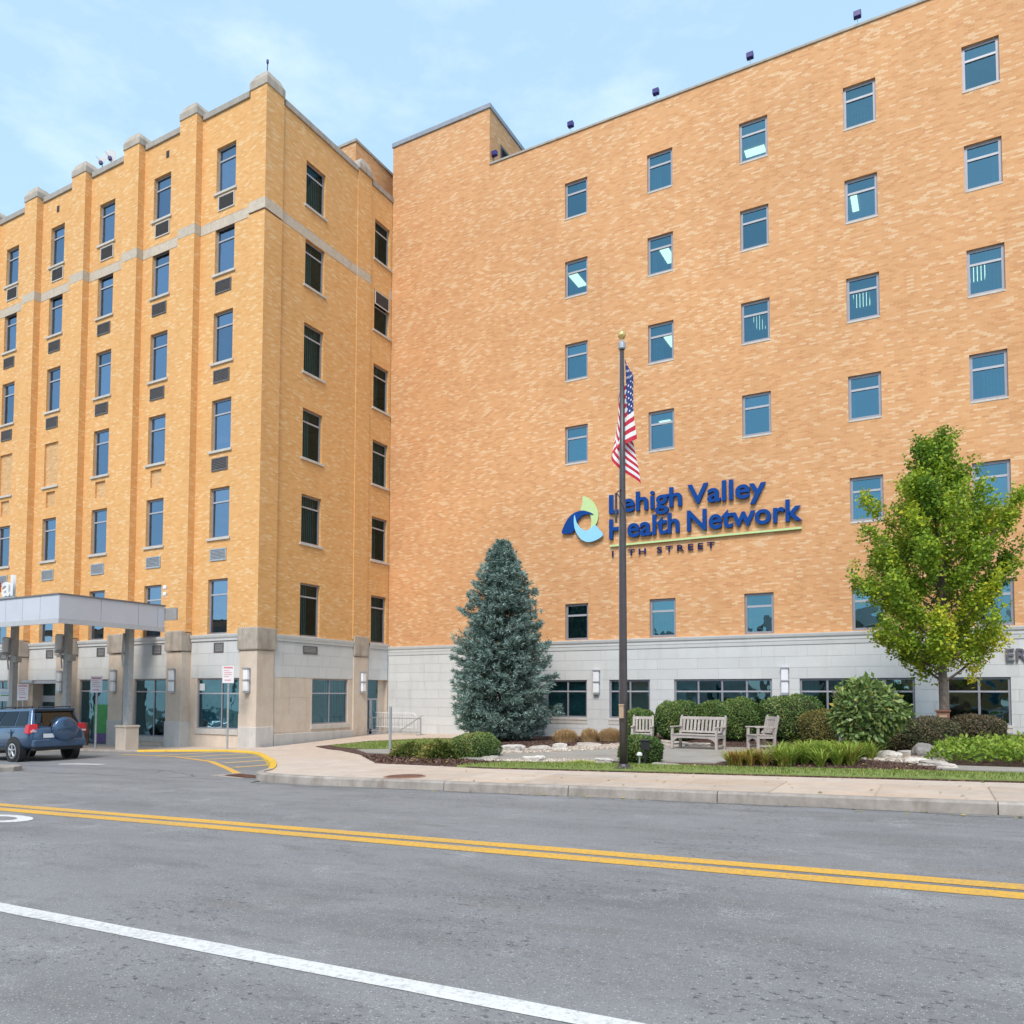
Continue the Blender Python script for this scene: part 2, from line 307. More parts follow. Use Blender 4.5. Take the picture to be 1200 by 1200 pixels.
# ------------------------------------------------------------------ mesh helpers
class MB:
    def __init__(s): s.v = []; s.f = []; s.mi = []; s.m = 0
    def add(s, vs, fs):
        b = len(s.v); s.v += [tuple(p) for p in vs]
        for f in fs: s.f.append([i+b for i in f]); s.mi.append(s.m)
        return s
    def quad(s, a, b, c, d): return s.add([a, b, c, d], [(0, 1, 2, 3)])
    def box(s, x0, x1, y0, y1, z0, z1, M=None):
        vs = [(x0, y0, z0), (x1, y0, z0), (x1, y1, z0), (x0, y1, z0), (x0, y0, z1), (x1, y0, z1), (x1, y1, z1), (x0, y1, z1)]
        if M: vs = [M(*p) for p in vs]
        return s.add(vs, [(3, 2, 1, 0), (4, 5, 6, 7), (0, 1, 5, 4), (1, 2, 6, 5), (2, 3, 7, 6), (3, 0, 4, 7)])
    def tube(s, p0, p1, r0, r1=None, n=10, caps=True):
        r1 = r0 if r1 is None else r1; p0 = Vector(p0); p1 = Vector(p1); d = (p1-p0).normalized()
        a = d.orthogonal().normalized(); b = d.cross(a)
        vs = [p0+(a*math.cos(2*math.pi*i/n)+b*math.sin(2*math.pi*i/n))*r0 for i in range(n)] + [p1+(a*math.cos(2*math.pi*i/n)+b*math.sin(2*math.pi*i/n))*r1 for i in range(n)]
        fs = [(i, (i+1) % n, n+(i+1) % n, n+i) for i in range(n)]
        if caps: fs += [tuple(range(n-1, -1, -1)), tuple(range(n, 2*n))]
        return s.add(vs, fs)
    def lathe(s, c, prof, n=16, axis='z'):
        vs = []; fs = []
        for r, h in prof:
            for i in range(n):
                a = 2*math.pi*i/n; x, y = r*math.cos(a), r*math.sin(a)
                p = (x, y, h) if axis == 'z' else ((x, h, y) if axis == 'y' else (h, x, y))
                vs.append((c[0]+p[0], c[1]+p[1], c[2]+p[2]))
        for j in range(len(prof)-1):
            for i in range(n): fs.append((j*n+i, j*n+(i+1) % n, (j+1)*n+(i+1) % n, (j+1)*n+i))
        fs.append(tuple(range(n-1, -1, -1))); fs.append(tuple((len(prof)-1)*n+i for i in range(n)))
        return s.add(vs, fs)
    def prism(s, pts, d, M=None):  # pts in (u, z); extruded along depth d=(d0, d1); M maps (u, d, z)
        n = len(pts); vs = [(u, d[0], z) for u, z in pts] + [(u, d[1], z) for u, z in pts]
        if M: vs = [M(*p) for p in vs]
        return s.add(vs, [tuple(range(n)), tuple(range(2*n-1, n-1, -1))] + [(i, n+i, n+(i+1) % n, (i+1) % n) for i in range(n)])
    def build(s, name, mat, parent=None, smooth=False, recalc=True, bevel=0.0, seg=2, subsurf=0):
        me = bpy.data.meshes.new(name); me.from_pydata(s.v, [], s.f)
        mats = mat if isinstance(mat, (list, tuple)) else [mat]
        for m in mats: me.materials.append(MAT[m] if isinstance(m, str) else m)
        for p, i in zip(me.polygons, s.mi): p.material_index = i
        if recalc or bevel:
            bm = bmesh.new(); bm.from_mesh(me)
            if recalc: bmesh.ops.recalc_face_normals(bm, faces=bm.faces)
            if bevel:
                bmesh.ops.remove_doubles(bm, verts=bm.verts, dist=1e-5)
                ed = [e for e in bm.edges if len(e.link_faces) == 2 and e.calc_face_angle(0) > .5]
                bmesh.ops.bevel(bm, geom=ed, offset=bevel, segments=seg, affect='EDGES', profile=.6)
            bm.to_mesh(me); bm.free()
        uvbox(me)
        if smooth: me.polygons.foreach_set('use_smooth', [True]*len(me.polygons))
        o = bpy.data.objects.new(name, me); COL.objects.link(o)
        if parent: o.parent = parent
        if subsurf:
            md = o.modifiers.new('s', 'SUBSURF'); md.levels = md.render_levels = subsurf
        return o
def uvbox(me):
    n = len(me.loops)
    if not n: return
    co = np.empty(len(me.vertices)*3, np.float32); me.vertices.foreach_get('co', co); co = co.reshape(-1, 3)
    vi = np.empty(n, np.int32); me.loops.foreach_get('vertex_index', vi)
    pn = np.empty(len(me.polygons)*3, np.float32); me.polygons.foreach_get('normal', pn); pn = np.abs(pn.reshape(-1, 3))
    lt = np.empty(len(me.polygons), np.int32); me.polygons.foreach_get('loop_total', lt)
    nn = np.repeat(pn, lt, axis=0); c = co[vi]
    uv = np.where((nn[:, 2] > .7)[:, None], c[:, [0, 1]], np.where((nn[:, 0] > nn[:, 1])[:, None], c[:, [1, 2]], c[:, [0, 2]]))
    l = me.uv_layers.new(name='UVMap'); l.data.foreach_set('uv', uv.astype(np.float32).ravel())
def mesh_np(name, V, F, mat, parent=None, tint=None, smooth=False):
    V = np.asarray(V, np.float32).reshape(-1, 3); F = np.asarray(F, np.int32); k = F.shape[1]
    me = bpy.data.meshes.new(name); me.vertices.add(len(V)); me.vertices.foreach_set('co', V.ravel())
    me.loops.add(F.size); me.loops.foreach_set('vertex_index', F.ravel())
    me.polygons.add(len(F)); me.polygons.foreach_set('loop_start', np.arange(0, F.size, k, dtype=np.int32))
    me.materials.append(MAT[mat])
    if tint is not None:
        a = me.attributes.new('tint', 'FLOAT', 'POINT'); a.data.foreach_set('value', np.asarray(tint, np.float32))
    me.update(calc_edges=True); me.validate()
    if smooth: me.polygons.foreach_set('use_smooth', [True]*len(F))
    o = bpy.data.objects.new(name, me); COL.objects.link(o)
    if parent: o.parent = parent
    return o
def nrm(a): return a/np.maximum(np.linalg.norm(a, axis=-1, keepdims=True), 1e-9)
def leaves(name, C, D, N, Ln, W, mat, parent=None, tint=None, wide=.45):
    C = np.asarray(C); n = len(C); D = nrm(D); S = nrm(np.cross(D, N)); N2 = nrm(np.cross(S, D))
    Ln = np.broadcast_to(Ln, n)[:, None]; W = np.broadcast_to(W, n)[:, None]
    v = np.stack([C, C+D*Ln*wide+S*W*.5+N2*W*.12, C+D*Ln, C+D*Ln*wide-S*W*.5+N2*W*.12], 1)
    t4 = np.repeat(np.full(n, .5) if tint is None else tint, 4)
    return mesh_np(name, v, np.arange(4*n).reshape(n, 4), mat, parent, t4)
def tag(o, label=None, cat=None, group=None, kind=None):
    if label: o['label'] = label
    if cat: o['category'] = cat
    if group: o['group'] = group
    if kind: o['kind'] = kind
    return o
def thing(name, label, cat, loc=(0, 0, 0), rz=0.0, group=None):
    o = bpy.data.objects.new(name, None); COL.objects.link(o); o.location = loc; o.rotation_euler = (0, 0, rz); o.empty_display_size = .3
    return tag(o, label, cat, group)
def dup(root, loc, rz, label=None, scale=None):
    r = root.copy(); COL.objects.link(r); r.location = loc; r.rotation_euler = (0, 0, rz)
    if scale: r.scale = scale
    if label: r['label'] = label
    for ch in list(root.children):
        c = ch.copy(); COL.objects.link(c); c.parent = r
        for g in list(ch.children):
            d = g.copy(); COL.objects.link(d); d.parent = c
    return r

# ------------------------------------------------------------------ ground shape
def sst(a, b, x):
    q = min(1.0, max(0.0, (x-a)/(b-a))); return q*q*(3-2*q)
def road_z(X, Y=0): return -1.5+.025*X
def G(X, Y):
    r = road_z(X)
    if Y < 11.38: return r
    s = r+.15-.1*sst(15, 20, Y)*sst(14, 18, -X)
    gd = -1.53+.018*X+.22*sst(23.5, 27.5, Y)*(1-sst(7, 13, -X))+sst(14, 20, -X)*(-.13+.21*sst(21, 30, Y))
    if X < -40: gd = -1.53+.018*-40-.13+.21*sst(21, 30, Y)+.025*(X+40)
    k = sst(14.8, 17.5, Y); return s*(1-k)+gd*k
def sheet(name, poly, fz, dz, mat, parent=None, kind='structure', cell=.9, skirt=.12):
    bm = bmesh.new(); vs = [bm.verts.new((x, y, 0)) for x, y in poly]; bm.faces.new(vs)
    xs = [p[0] for p in poly]; ys = [p[1] for p in poly]
    for ax, lo, hi in ((0, min(xs), max(xs)), (1, min(ys), max(ys))):
        c = cell*(2.2 if ax == 0 else 1); k = lo+c
        while k < hi-1e-3:
            co = (k, 0, 0) if ax == 0 else (0, k, 0); no = (1, 0, 0) if ax == 0 else (0, 1, 0)
            bmesh.ops.bisect_plane(bm, geom=bm.verts[:]+bm.edges[:]+bm.faces[:], plane_co=co, plane_no=no); k += c
    bmesh.ops.triangulate(bm, faces=bm.faces)
    for v in bm.verts: v.co.z = fz(v.co.x, v.co.y)+dz
    if skirt:
        be = [e for e in bm.edges if len(e.link_faces) == 1]
        r = bmesh.ops.extrude_edge_only(bm, edges=be)
        for g_ in r['geom']:
            if isinstance(g_, bmesh.types.BMVert): g_.co.z -= skirt
    bmesh.ops.recalc_face_normals(bm, faces=bm.faces)
    me = bpy.data.meshes.new(name); bm.to_mesh(me); bm.free(); me.materials.append(MAT[mat]); uvbox(me)
    o = bpy.data.objects.new(name, me); COL.objects.link(o)
    if parent: o.parent = parent
    elif kind: o['kind'] = kind
    return o
def inpoly(P, poly):
    x, y = P[:, 0], P[:, 1]; r = np.zeros(len(P), bool); j = len(poly)-1
    for i in range(len(poly)):
        xi, yi = poly[i]; xj, yj = poly[j]
        c = ((yi > y) != (yj > y)) & (x < (xj-xi)*(y-yi)/(yj-yi+1e-12)+xi); r ^= c; j = i
    return r
def scatter(poly, n):
    xs = [p[0] for p in poly]; ys = [p[1] for p in poly]; out = np.zeros((0, 2))
    while len(out) < n:
        P = np.stack([rng.uniform(min(xs), max(xs), n), rng.uniform(min(ys), max(ys), n)], 1); out = np.concatenate([out, P[inpoly(P, poly)]])
    return out[:n]
# ------------------------------------------------------------------ ground, road
gm = MB(); gm.quad((-400, -400, road_z(-400)-.5), (400, -400, road_z(400)-.5), (400, 400, road_z(400)-.5), (-400, 400, road_z(-400)-.5))
g = gm.build('ground', 'far_ground', recalc=False); g['kind'] = 'structure'
KERB = [(-9.2, 11.38), (-10.9, 11.42), (-12.1, 11.62), (-12.75, 11.95), (-13.1, 12.55), (-13.9, 13.45), (-15.25, 14.72), (-16.7, 16.0), (-18.1, 17.2), (-19.3, 18.1), (-20.35, 18.72), (-21.4, 19.05), (-22.6, 19.15), (-24.2, 18.8), (-25.7, 18.42), (-27.5, 18.3), (-30, 18.3), (-34, 18.35), (-40, 18.4), (-55, 18.4)]
rd = sheet('road', [(-80, -3), (30, -3), (30, 11.39), (-80, 11.39)], road_z, 0, 'asphalt', cell=40, skirt=0)
dr = sheet('driveway', [(-80, 11.391), (-12.3, 11.391), (-12.5, 12.2), (-13.0, 13), (-15, 14.9), (-18, 17.4), (-20.5, 19.0), (-23, 19.3), (-80, 19.3)], lambda x, y: road_z(x), 0.0, 'asphalt_drive', cell=40, skirt=0)
opp = sheet('opposite_sidewalk', [(-80, -6), (30, -6), (30, -3.0), (-80, -3.0)], lambda x, y: road_z(x), .14, 'walk', cell=40, skirt=.2)
def strip(name, pts_l, pts_r, mat, parent, dz=.004):
    m = MB(); n = len(pts_l)
    vs = [(x, y, road_z(x)+dz) for x, y in pts_l]+[(x, y, road_z(x)+dz) for x, y in pts_r]
    m.add(vs, [(i, i+1, n+i+1, n+i) for i in range(n-1)]); return m.build(name, mat, parent, recalc=False)
def hline(name, x0, x1, y, w, mat, wob=.012):
    xs = np.arange(x0, x1+.01, .5); a = rng.normal(0, wob, len(xs)).cumsum()*.25; a -= np.linspace(a[0], a[-1], len(a))
    a = np.clip(a, -.03, .03); e = rng.normal(0, .004, len(xs))
    return strip(name, [(x, y+w/2+q+z) for x, q, z in zip(xs, a, e)], [(x, y-w/2+q-z) for x, q, z in zip(xs, a, e)], mat, rd)
hline('edge_line', -70, 28, 3.455, .155, 'line_white')
hline('centre_line', -70, 28, 7.245, .215, 'line_yellow'); hline('centre_line', -70, 28, 6.93, .225, 'line_yellow')
# worn white lane marking at the left edge of the frame (a ring shaped bicycle mark)
def ring(cx, cy, r, w, a0, a1, mat, ax=1.0, parent=None):
    A = np.linspace(a0, a1, 26); return strip('road_marking', [(cx+(r+w/2)*ax*math.cos(a), cy+(r+w/2)*math.sin(a)) for a in A], [(cx+(r-w/2)*ax*math.cos(a), cy+(r-w/2)*math.sin(a)) for a in A], mat, parent or rd)
ring(-11.8, 6.29, .235, .14, -math.pi, math.pi, 'line_white', 2.2)
strip('road_marking', [(-22.45, 13.62), (-22.0, 13.86), (-20.75, 13.95)], [(-22.3, 13.45), (-21.8, 13.62), (-20.8, 13.72)], 'line_white', dr)
strip('road_marking', [(-24.9, 17.35), (-21.5, 16.9), (-18.3, 15.6), (-15.6, 13.85), (-14.2, 12.9)], [(-24.9, 17.20), (-21.5, 16.74), (-18.4, 15.46), (-15.75, 13.75), (-14.4, 12.82)], 'line_yellow', dr)
for (a, b) in (((-16.0, 14.15), (-15.7, 15.2)), ((-17.6, 15.2), (-17.2, 16.5)), ((-19.4, 16.1), (-18.7, 17.6)), ((-21.2, 16.8), (-20.4, 18.6)), ((-23.0, 17.1), (-22.3, 18.9))):
    strip('road_marking', [(a[0], a[1]), (b[0], b[1])], [(a[0]+.32, a[1]-.05), (b[0]+.32, b[1]-.05)], 'line_faded', dr)
# seam and cracks in the driveway
crk = MB()
for pts in ([(-26, 11.55), (-22, 11.62), (-18, 11.56), (-13.4, 11.66)], [(-24, 13.0), (-20, 12.75), (-17, 12.9), (-15.2, 12.3), (-14.6, 11.9)], [(-17, 12.9), (-16.4, 12.2), (-16.2, 11.6)]):
    for (x0, y0), (x1, y1) in zip(pts[:-1], pts[1:]):
        for k in range(8):
            a, b = k/8, (k+1)/8; ya = y0+(y1-y0)*a+.04*math.sin(9*(x0+(x1-x0)*a)); yb = y0+(y1-y0)*b+.04*math.sin(9*(x0+(x1-x0)*b)); xa, xb = x0+(x1-x0)*a, x0+(x1-x0)*b
            crk.quad((xa, ya, road_z(xa)+.004), (xb, yb, road_z(xb)+.004), (xb, yb+.018, road_z(xb)+.004), (xa, ya+.018, road_z(xa)+.004))
crk.build('crack', 'black', dr, recalc=False)
t = NT('gutter_grit'); o = t.obj(); nz = t.noise(t.scale(o, .8, 3, 1), 2.5, 6, .7)
t.set(Base_Color=t.ramp(nz, (.3, (.13, .12, .11)), (.55, (.20, .19, .18)), (.75, (.27, .25, .225))), Roughness=.95); t.bump(t.noise(o, 90, 3, .7), .5, .006); MAT['grit'] = t.m
xs = np.arange(-12.2, 28, .25); strip('gutter_grit', [(x, 11.385+(.25 if x < -11.2 else 0)) for x in xs], [(x, 11.385-abs(.05+.05*math.sin(x*1.7)+.03*math.sin(x*5.1)+.10*max(0, math.sin(x*.55+1)))) for x in xs], 'grit', rd)
# kerb -----------------------------------------------------------
kb = tag(thing('kerb', None, None), kind='structure')
def kerb_seg(pts, mat, w=.17, h=.15):
    m = MB(); n = len(pts); vs = []
    for i, (x, y) in enumerate(pts):
        a = Vector(pts[max(i-1, 0)]); b = Vector(pts[min(i+1, n-1)]); d = (b-a).normalized(); nn = Vector((-d.y, d.x))
        if nn.y < 0 and abs(nn.y) > .3: nn = -nn
        if abs(nn.y) <= .3 and nn.x < 0: nn = -nn
        z = road_z(x); ztop = max(z+.07, G(x+nn.x*.3, max(y+nn.y*.3, 11.5))+.012); j = .02
        vs += [(x-nn.x*0, y-nn.y*0, z-.1), (x+nn.x*.02, y+nn.y*.02, ztop-.03), (x+nn.x*.05, y+nn.y*.05, ztop), (x+nn.x*w, y+nn.y*w, ztop), (x+nn.x*w, y+nn.y*w, z-.1)]
    fs = []
    for i in range(n-1):
        for k in range(4): fs.append((i*5+k, i*5+k+1, (i+1)*5+k+1, (i+1)*5+k))
    fs += [(4, 3, 2, 1, 0), tuple((n-1)*5+k for k in range(5))]
    m.add(vs, fs); return m.build('kerb_stone', mat, kb, smooth=False)
for x0, x1, mt in ((.675, 3.4, 'kerb'), (3.41, 6.2, 'kerb'), (6.21, 9, 'kerb'), (9.01, 13, 'kerb'), (13.01, 30, 'kerb'), (-2.80, .66, 'kerb'), (-5.18, -2.815, 'kerb'), (-7.56, -5.195, 'kerb'), (-9.2, -7.575, 'kerb_old')):
    kerb_seg([(x0+(x1-x0)*k/4, 11.38+.004*math.sin(k*2+x0)) for k in range(5)], mt)
for i in range(len(KERB)-1):
    a, b = Vector(KERB[i]), Vector(KERB[i+1]); p = KERB[max(i-1, 0)]; q = KERB[min(i+2, len(KERB)-1)]
    mt = 'kerb_old' if i < 4 else ('yellow_kerb' if i < 14 else 'kerb')
    pts = []
    for k in range(5):
        u = k/4; P = [Vector(p), a, b, Vector(q)]
        c = .5*((2*P[1])+(P[2]-P[0])*u+(2*P[0]-5*P[1]+4*P[2]-P[3])*u*u+(3*P[1]-P[0]-3*P[2]+P[3])*u**3); pts.append((c.x, c.y))
    kerb_seg(pts, mt)
# plaza / sidewalk -------------------------------------------------
plz = sheet('plaza', [(30, 11.5)]+[(x+.1, y+.12) for x, y in KERB]+[(-55, 21.9), (-22.9, 21.9), (-22.9, 30.2), (30, 30.2)], G, -.012, 'plaza', cell=.9)
sw = tag(thing('sidewalk', None, None), kind='structure')
slab0 = None
for k in range(-9, 18):
    x0 = .66+1.39*k; x1 = x0+1.39-.016
    m = MB(); m.box(0, x1-x0, 0, 2.56, -.10, 0)
    if slab0 is None: slab0 = m.build('paving_slab', 'walk', sw, bevel=.012, seg=1); o = slab0
    else: o = slab0.copy(); COL.objects.link(o)
    o.location = (x0, 11.56, road_z(x0)+.15+.006); o.rotation_euler = (0, -.025, .0)
    if x0 < -11.2: o.location.y = 12.35; o.scale = (1, .7, 1)
    if x0 < -11.6: bpy.data.objects.remove(o) if o is not slab0 else None
slab0.location = (.66+1.39*17, 11.56, road_z(.66+1.39*17)+.156); slab0.scale = (1, 1, 1)
# garden -----------------------------------------------------------
BED = [(-20.9, 22.6), (-20.4, 25.1), (-18.5, 26.8), (-16.9, 27.2), (-16.3, 28.2), (-16.0, 29.98), (14, 29.98), (14, 14.15), (-8.5, 14.2), (-9.7, 14.5), (-11.8, 14.8), (-14.5, 17.7), (-15.6, 18.7), (-18.1, 20.8)]
bed = sheet('planting_bed', BED, G, .012, 'mulch', cell=.7)
PATH = [(-17.3, 20.7), (-15.3, 18.75), (-13.5, 18.3), (-11.3, 17.7), (-10.3, 17.1), (-8.4, 18.0), (-7, 18.0), (-4.5, 18.2), (-3.9, 20.5), (-3.7, 23.9), (-7.5, 24.1), (-8.9, 21.9), (-10, 20.1), (-11.5, 19.3), (-14, 19.5), (-15.6, 20.6)]
path = sheet('garden_path', PATH, G, .035, 'path', cell=.7, skirt=.05)
GRAV = [(-11.7, 19.35), (-10.05, 20.2), (-8.95, 22.0), (-7.7, 23.6), (-8.0, 24.6), (-9.2, 25.0), (-10.0, 23.2), (-11.9, 20.6)]
GRAV2 = [(-9.7, 16.9), (-7.4, 17.2), (-6.9, 17.9), (-8.4, 17.95), (-10.2, 17.05)]
GRAV3 = [(-1.6, 20.4), (.15, 19.2), (.3, 21.4), (-.3, 23.3), (-1.0, 22.6)]
gr = tag(thing('gravel', None, None), kind='structure')
for q in (GRAV, GRAV2, GRAV3): sheet('gravel_patch', q, G, .03, 'gravel', gr, cell=.7, skirt=.04)
WEDGE = [(-20.4, 22.9), (-20.1, 24.7), (-18.3, 26.3), (-16.8, 26.4), (-13.4, 22.8), (-14.06, 20.3), (-15.4, 20.9), (-17.4, 21.3)]
STRIP = [(-9.2, 14.35), (-8.4, 14.22), (14, 14.17), (14, 16.8), (1.6, 17.4), (.5, 17.4), (-1.5, 16.9), (-3.4, 15.9), (-5, 16.6), (-7, 16.7), (-8.7, 15.6)]
lawn = tag(thing('lawn', None, None), kind='structure')
sheet('turf', WEDGE, G, .03, 'lawn', lawn, cell=.7, skirt=.04); sheet('turf', STRIP, G, .03, 'lawn', lawn, cell=.7, skirt=.04)
SLABP = [(0.0, 18.2), (3, 17.75), (12, 17.6), (12, 18.7), (3, 18.8), (0.1, 19.15)]
sheet('stone_walk', SLABP, G, .035, 'path', None, cell=.7, skirt=.05)
def gz(P): return np.array([G(x, y) for x, y in P])
def blades(name, poly, n, h, w, mat, lean=.35, kind='stuff', ymax=None):
    P = scatter(poly, n); z = gz(P)+.028
    ang = rng.uniform(0, 2*np.pi, n); D = np.stack([np.cos(ang)*lean, np.sin(ang)*lean, np.ones(n)], 1); N = np.stack([-np.sin(ang), np.cos(ang), np.zeros(n)], 1)
    N = np.cross(D, np.stack([-np.sin(ang), np.cos(ang), np.zeros(n)], 1))
    return tag(leaves(name, np.column_stack([P, z]), D, N, h*rng.uniform(.6, 1.3, n), w, mat, tint=rng.beta(2, 2, n), wide=.3), kind=kind)
tag(blades('grass', STRIP, 26000, .055, .014, 'grass', .5), 'short mown grass strip along the back of the sidewalk', 'grass')
tag(blades('grass', WEDGE, 9000, .06, .016, 'grass', .5), 'wedge of mown grass between the plaza and the ramp', 'grass')
def chips(name, poly, n, s, mat, zz=.015, flat=.5, label=None, cat=None):
    P = scatter(poly, n); z = gz(P)+zz
    D = rng.normal(size=(n, 3)); D[:, 2] *= flat; N = rng.normal(0, .35, (n, 3)); N[:, 2] = 1
    return tag(leaves(name, np.column_stack([P, z]), D, N, s*rng.uniform(.6, 1.6, n), s*.45, mat), label, cat, kind='stuff')
FRONTB = [(-14.6, 17.75), (-11.8, 14.85), (-9.7, 14.55), (-8.7, 14.5), (-9.1, 16.0), (-10.3, 17.0), (-13.5, 18.2)]
chips('mulch', FRONTB, 5000, .07, 'mulch_chip', label='dark shredded bark mulch in the front bed by the sidewalk', cat='mulch')
chips('mulch', [(-14.0, 23.6), (-9.5, 22.2), (-9.0, 25.6), (-3.5, 24.1), (1.5, 24.2), (1.5, 29.5), (-14, 29.5)], 9000, .08, 'mulch_chip', label='dark bark mulch around the spruce and clipped hedges', cat='mulch')
chips('mulch', [(-3.4, 16.1), (-1.5, 17.0), (.3, 17.5), (-.2, 19.0), (-1.6, 20.3), (-3.5, 19.5)], 3500, .06, 'mulch_chip', label='dark bark mulch below the broad leaved shrub', cat='mulch')
def pebbles(name, poly, n, s, label):
    P = scatter(poly, n); z = gz(P)+.03
    base = np.array([[1, 0, 0], [0, 1, 0], [-1, 0, 0], [0, -1, 0], [0, 0, .7], [0, 0, -.5]]); tri = np.array([[0, 1, 4], [1, 2, 4], [2, 3, 4], [3, 0, 4], [1, 0, 5], [2, 1, 5], [3, 2, 5], [0, 3, 5]])
    sc3 = s*rng.uniform(.5, 1.4, (n, 1, 3)); V = base[None]*sc3; a = rng.uniform(0, 6.28, n); c, q = np.cos(a)[:, None], np.sin(a)[:, None]
    V = np.stack([V[..., 0]*c-V[..., 1]*q, V[..., 0]*q+V[..., 1]*c, V[..., 2]], -1)+np.column_stack([P, z])[:, None]
    F = tri[None]+6*np.arange(n)[:, None, None]
    tag(mesh_np(name, V, F.reshape(-1, 3), 'loose_stone'), label, 'gravel', kind='stuff')
pebbles('river_gravel', GRAV, 3800, .055, 'tan river gravel beside the edging stones'); pebbles('river_gravel', GRAV2, 900, .05, 'tan river gravel at the front edge of the path'); pebbles('river_gravel', GRAV3, 700, .07, 'tan gravel of the dry stream under the clipped shrubs')

# ------------------------------------------------------------------ buildings
def WY(Y):  return lambda u, d, z: (u, Y+d, z)      # wall facing -Y
def WX(X):  return lambda u, d, z: (X-d, u, z)      # wall facing +X
def wall(M, u0, u1, z0, z1, holes, name, mat, parent, rev=.22, cuts=()):
    us = sorted({u0, u1, *[h[0] for h in holes], *[h[1] for h in holes], *cuts}); zs = sorted({z0, z1, *[h[2] for h in holes], *[h[3] for h in holes]})
    m = MB()
    for i in range(len(us)-1):
        for j in range(len(zs)-1):
            cu, cz = (us[i]+us[i+1])/2, (zs[j]+zs[j+1])/2
            if any(h[0] < cu < h[1] and h[2] < cz < h[3] for h in holes): continue
            m.quad(M(us[i], 0, zs[j]), M(us[i+1], 0, zs[j]), M(us[i+1], 0, zs[j+1]), M(us[i], 0, zs[j+1]))
    for h in holes:
        a, b, c, d = h[:4]; r = h[4] if len(h) > 4 else rev
        m.quad(M(a, 0, c), M(b, 0, c), M(b, r, c), M(a, r, c)); m.quad(M(a, 0, d), M(a, r, d), M(b, r, d), M(b, 0, d))
        m.quad(M(a, 0, c), M(a, r, c), M(a, r, d), M(a, 0, d)); m.quad(M(b, 0, c), M(b, 0, d), M(b, r, d), M(b, r, c))
        if len(h) > 5: m.m = h[5]; m.quad(M(a, r, c), M(b, r, c), M(b, r, d), M(a, r, d)); m.m = 0
    return m.build(name, mat, parent, recalc=False)
def window(par, M, u0, u1, z0, z1, mull=(), trans=.72, rec=.10, gl='glass', fw=.065, frame='alu', sill=None, blind=None, low=.0):
    m = MB(); a, b = rec, rec+.07; e = .002
    m.box(u0+e, u0+fw, a, b, z0+e, z1-e, M); m.box(u1-fw, u1-e, a, b, z0+e, z1-e, M)
    m.box(u0+fw, u1-fw, a, b, z1-fw, z1-e, M); m.box(u0+fw, u1-fw, a, b, z0+e, z0+fw+low, M)
    us = [u0+fw, *mull, u1-fw]; zt = z0+(z1-z0)*trans if trans else None
    for x in mull: m.box(x-fw*.5, x+fw*.5, a+.004, b-.004, z0+fw+low, z1-fw, M)
    w = m.build('window', frame, par)
    if zt:
        t_ = MB(); t_.box(u0+fw, u1-fw, a-.004, b-.010, zt-fw*.42, zt+fw*.42, M); t_.build('transom', 'alu_light' if frame == 'alu' else frame, w)
    zz = [(z0+fw+low, zt-fw*.42), (zt+fw*.42, z1-fw)] if zt else [(z0+fw+low, z1-fw)]
    for i in range(len(us)-1):
        p0 = us[i]+(fw*.5 if i else 0); p1 = us[i+1]-(fw*.5 if i < len(us)-2 else 0)
        for q0, q1 in zz:
            k = rng.uniform(-.004, .004); p = MB(); p.quad(M(p0, rec+.035+k, q0), M(p1, rec+.035, q0), M(p1, rec+.035, q1), M(p0, rec+.035+k, q1)); p.build('pane', gl, w, recalc=False)
    if sill:
        t_ = MB(); ov, pr, h = sill[0], sill[1], sill[2]; t_.box(u0-ov, u1+ov, -pr, rec, z0-h, z0-.002, M); t_.build('sill', sill[3], w, bevel=.008, seg=1)
    if blind:
        bm_ = MB(); x0 = u0+(u1-u0)*blind[0]; x1 = u0+(u1-u0)*blind[1]; n = max(1, int((x1-x0)/.10))
        for i in range(n):
            xa = x0+(x1-x0)*i/n; bm_.quad(M(xa, rec+.20, z0+.02), M(xa+.085, rec+.235, z0+.02), M(xa+.085, rec+.235, z1-.02), M(xa, rec+.20, z1-.02))
        bm_.build('blind', 'blind', w, recalc=False)
    return w
def vent(par, M, u0, u1, z0, z1, framed=False, mat='grille', d=.03):
    m = MB(); f = .05
    m.box(u0, u1, -.034, -.002, z0, z0+f, M); m.box(u0, u1, -.034, -.002, z1-f, z1, M); m.box(u0, u0+f, -.034, -.002, z0+f, z1-f, M); m.box(u1-f, u1, -.034, -.002, z0+f, z1-f, M)
    v = m.build('vent', 'sill' if framed else mat, par); s = MB(); n = int((z1-z0-2*f)/.055)
    for i in range(n):
        z = z0+f+(z1-z0-2*f)*i/n; s.quad(M(u0+f, -.030, z), M(u1-f, -.030, z), M(u1-f, -.005, z+.045), M(u0+f, -.005, z+.045))
    s.quad(M(u0+f, -.004, z0+f), M(u1-f, -.004, z0+f), M(u1-f, -.004, z1-f), M(u0+f, -.004, z1-f)); s.build('slat', mat, v, recalc=False); return v
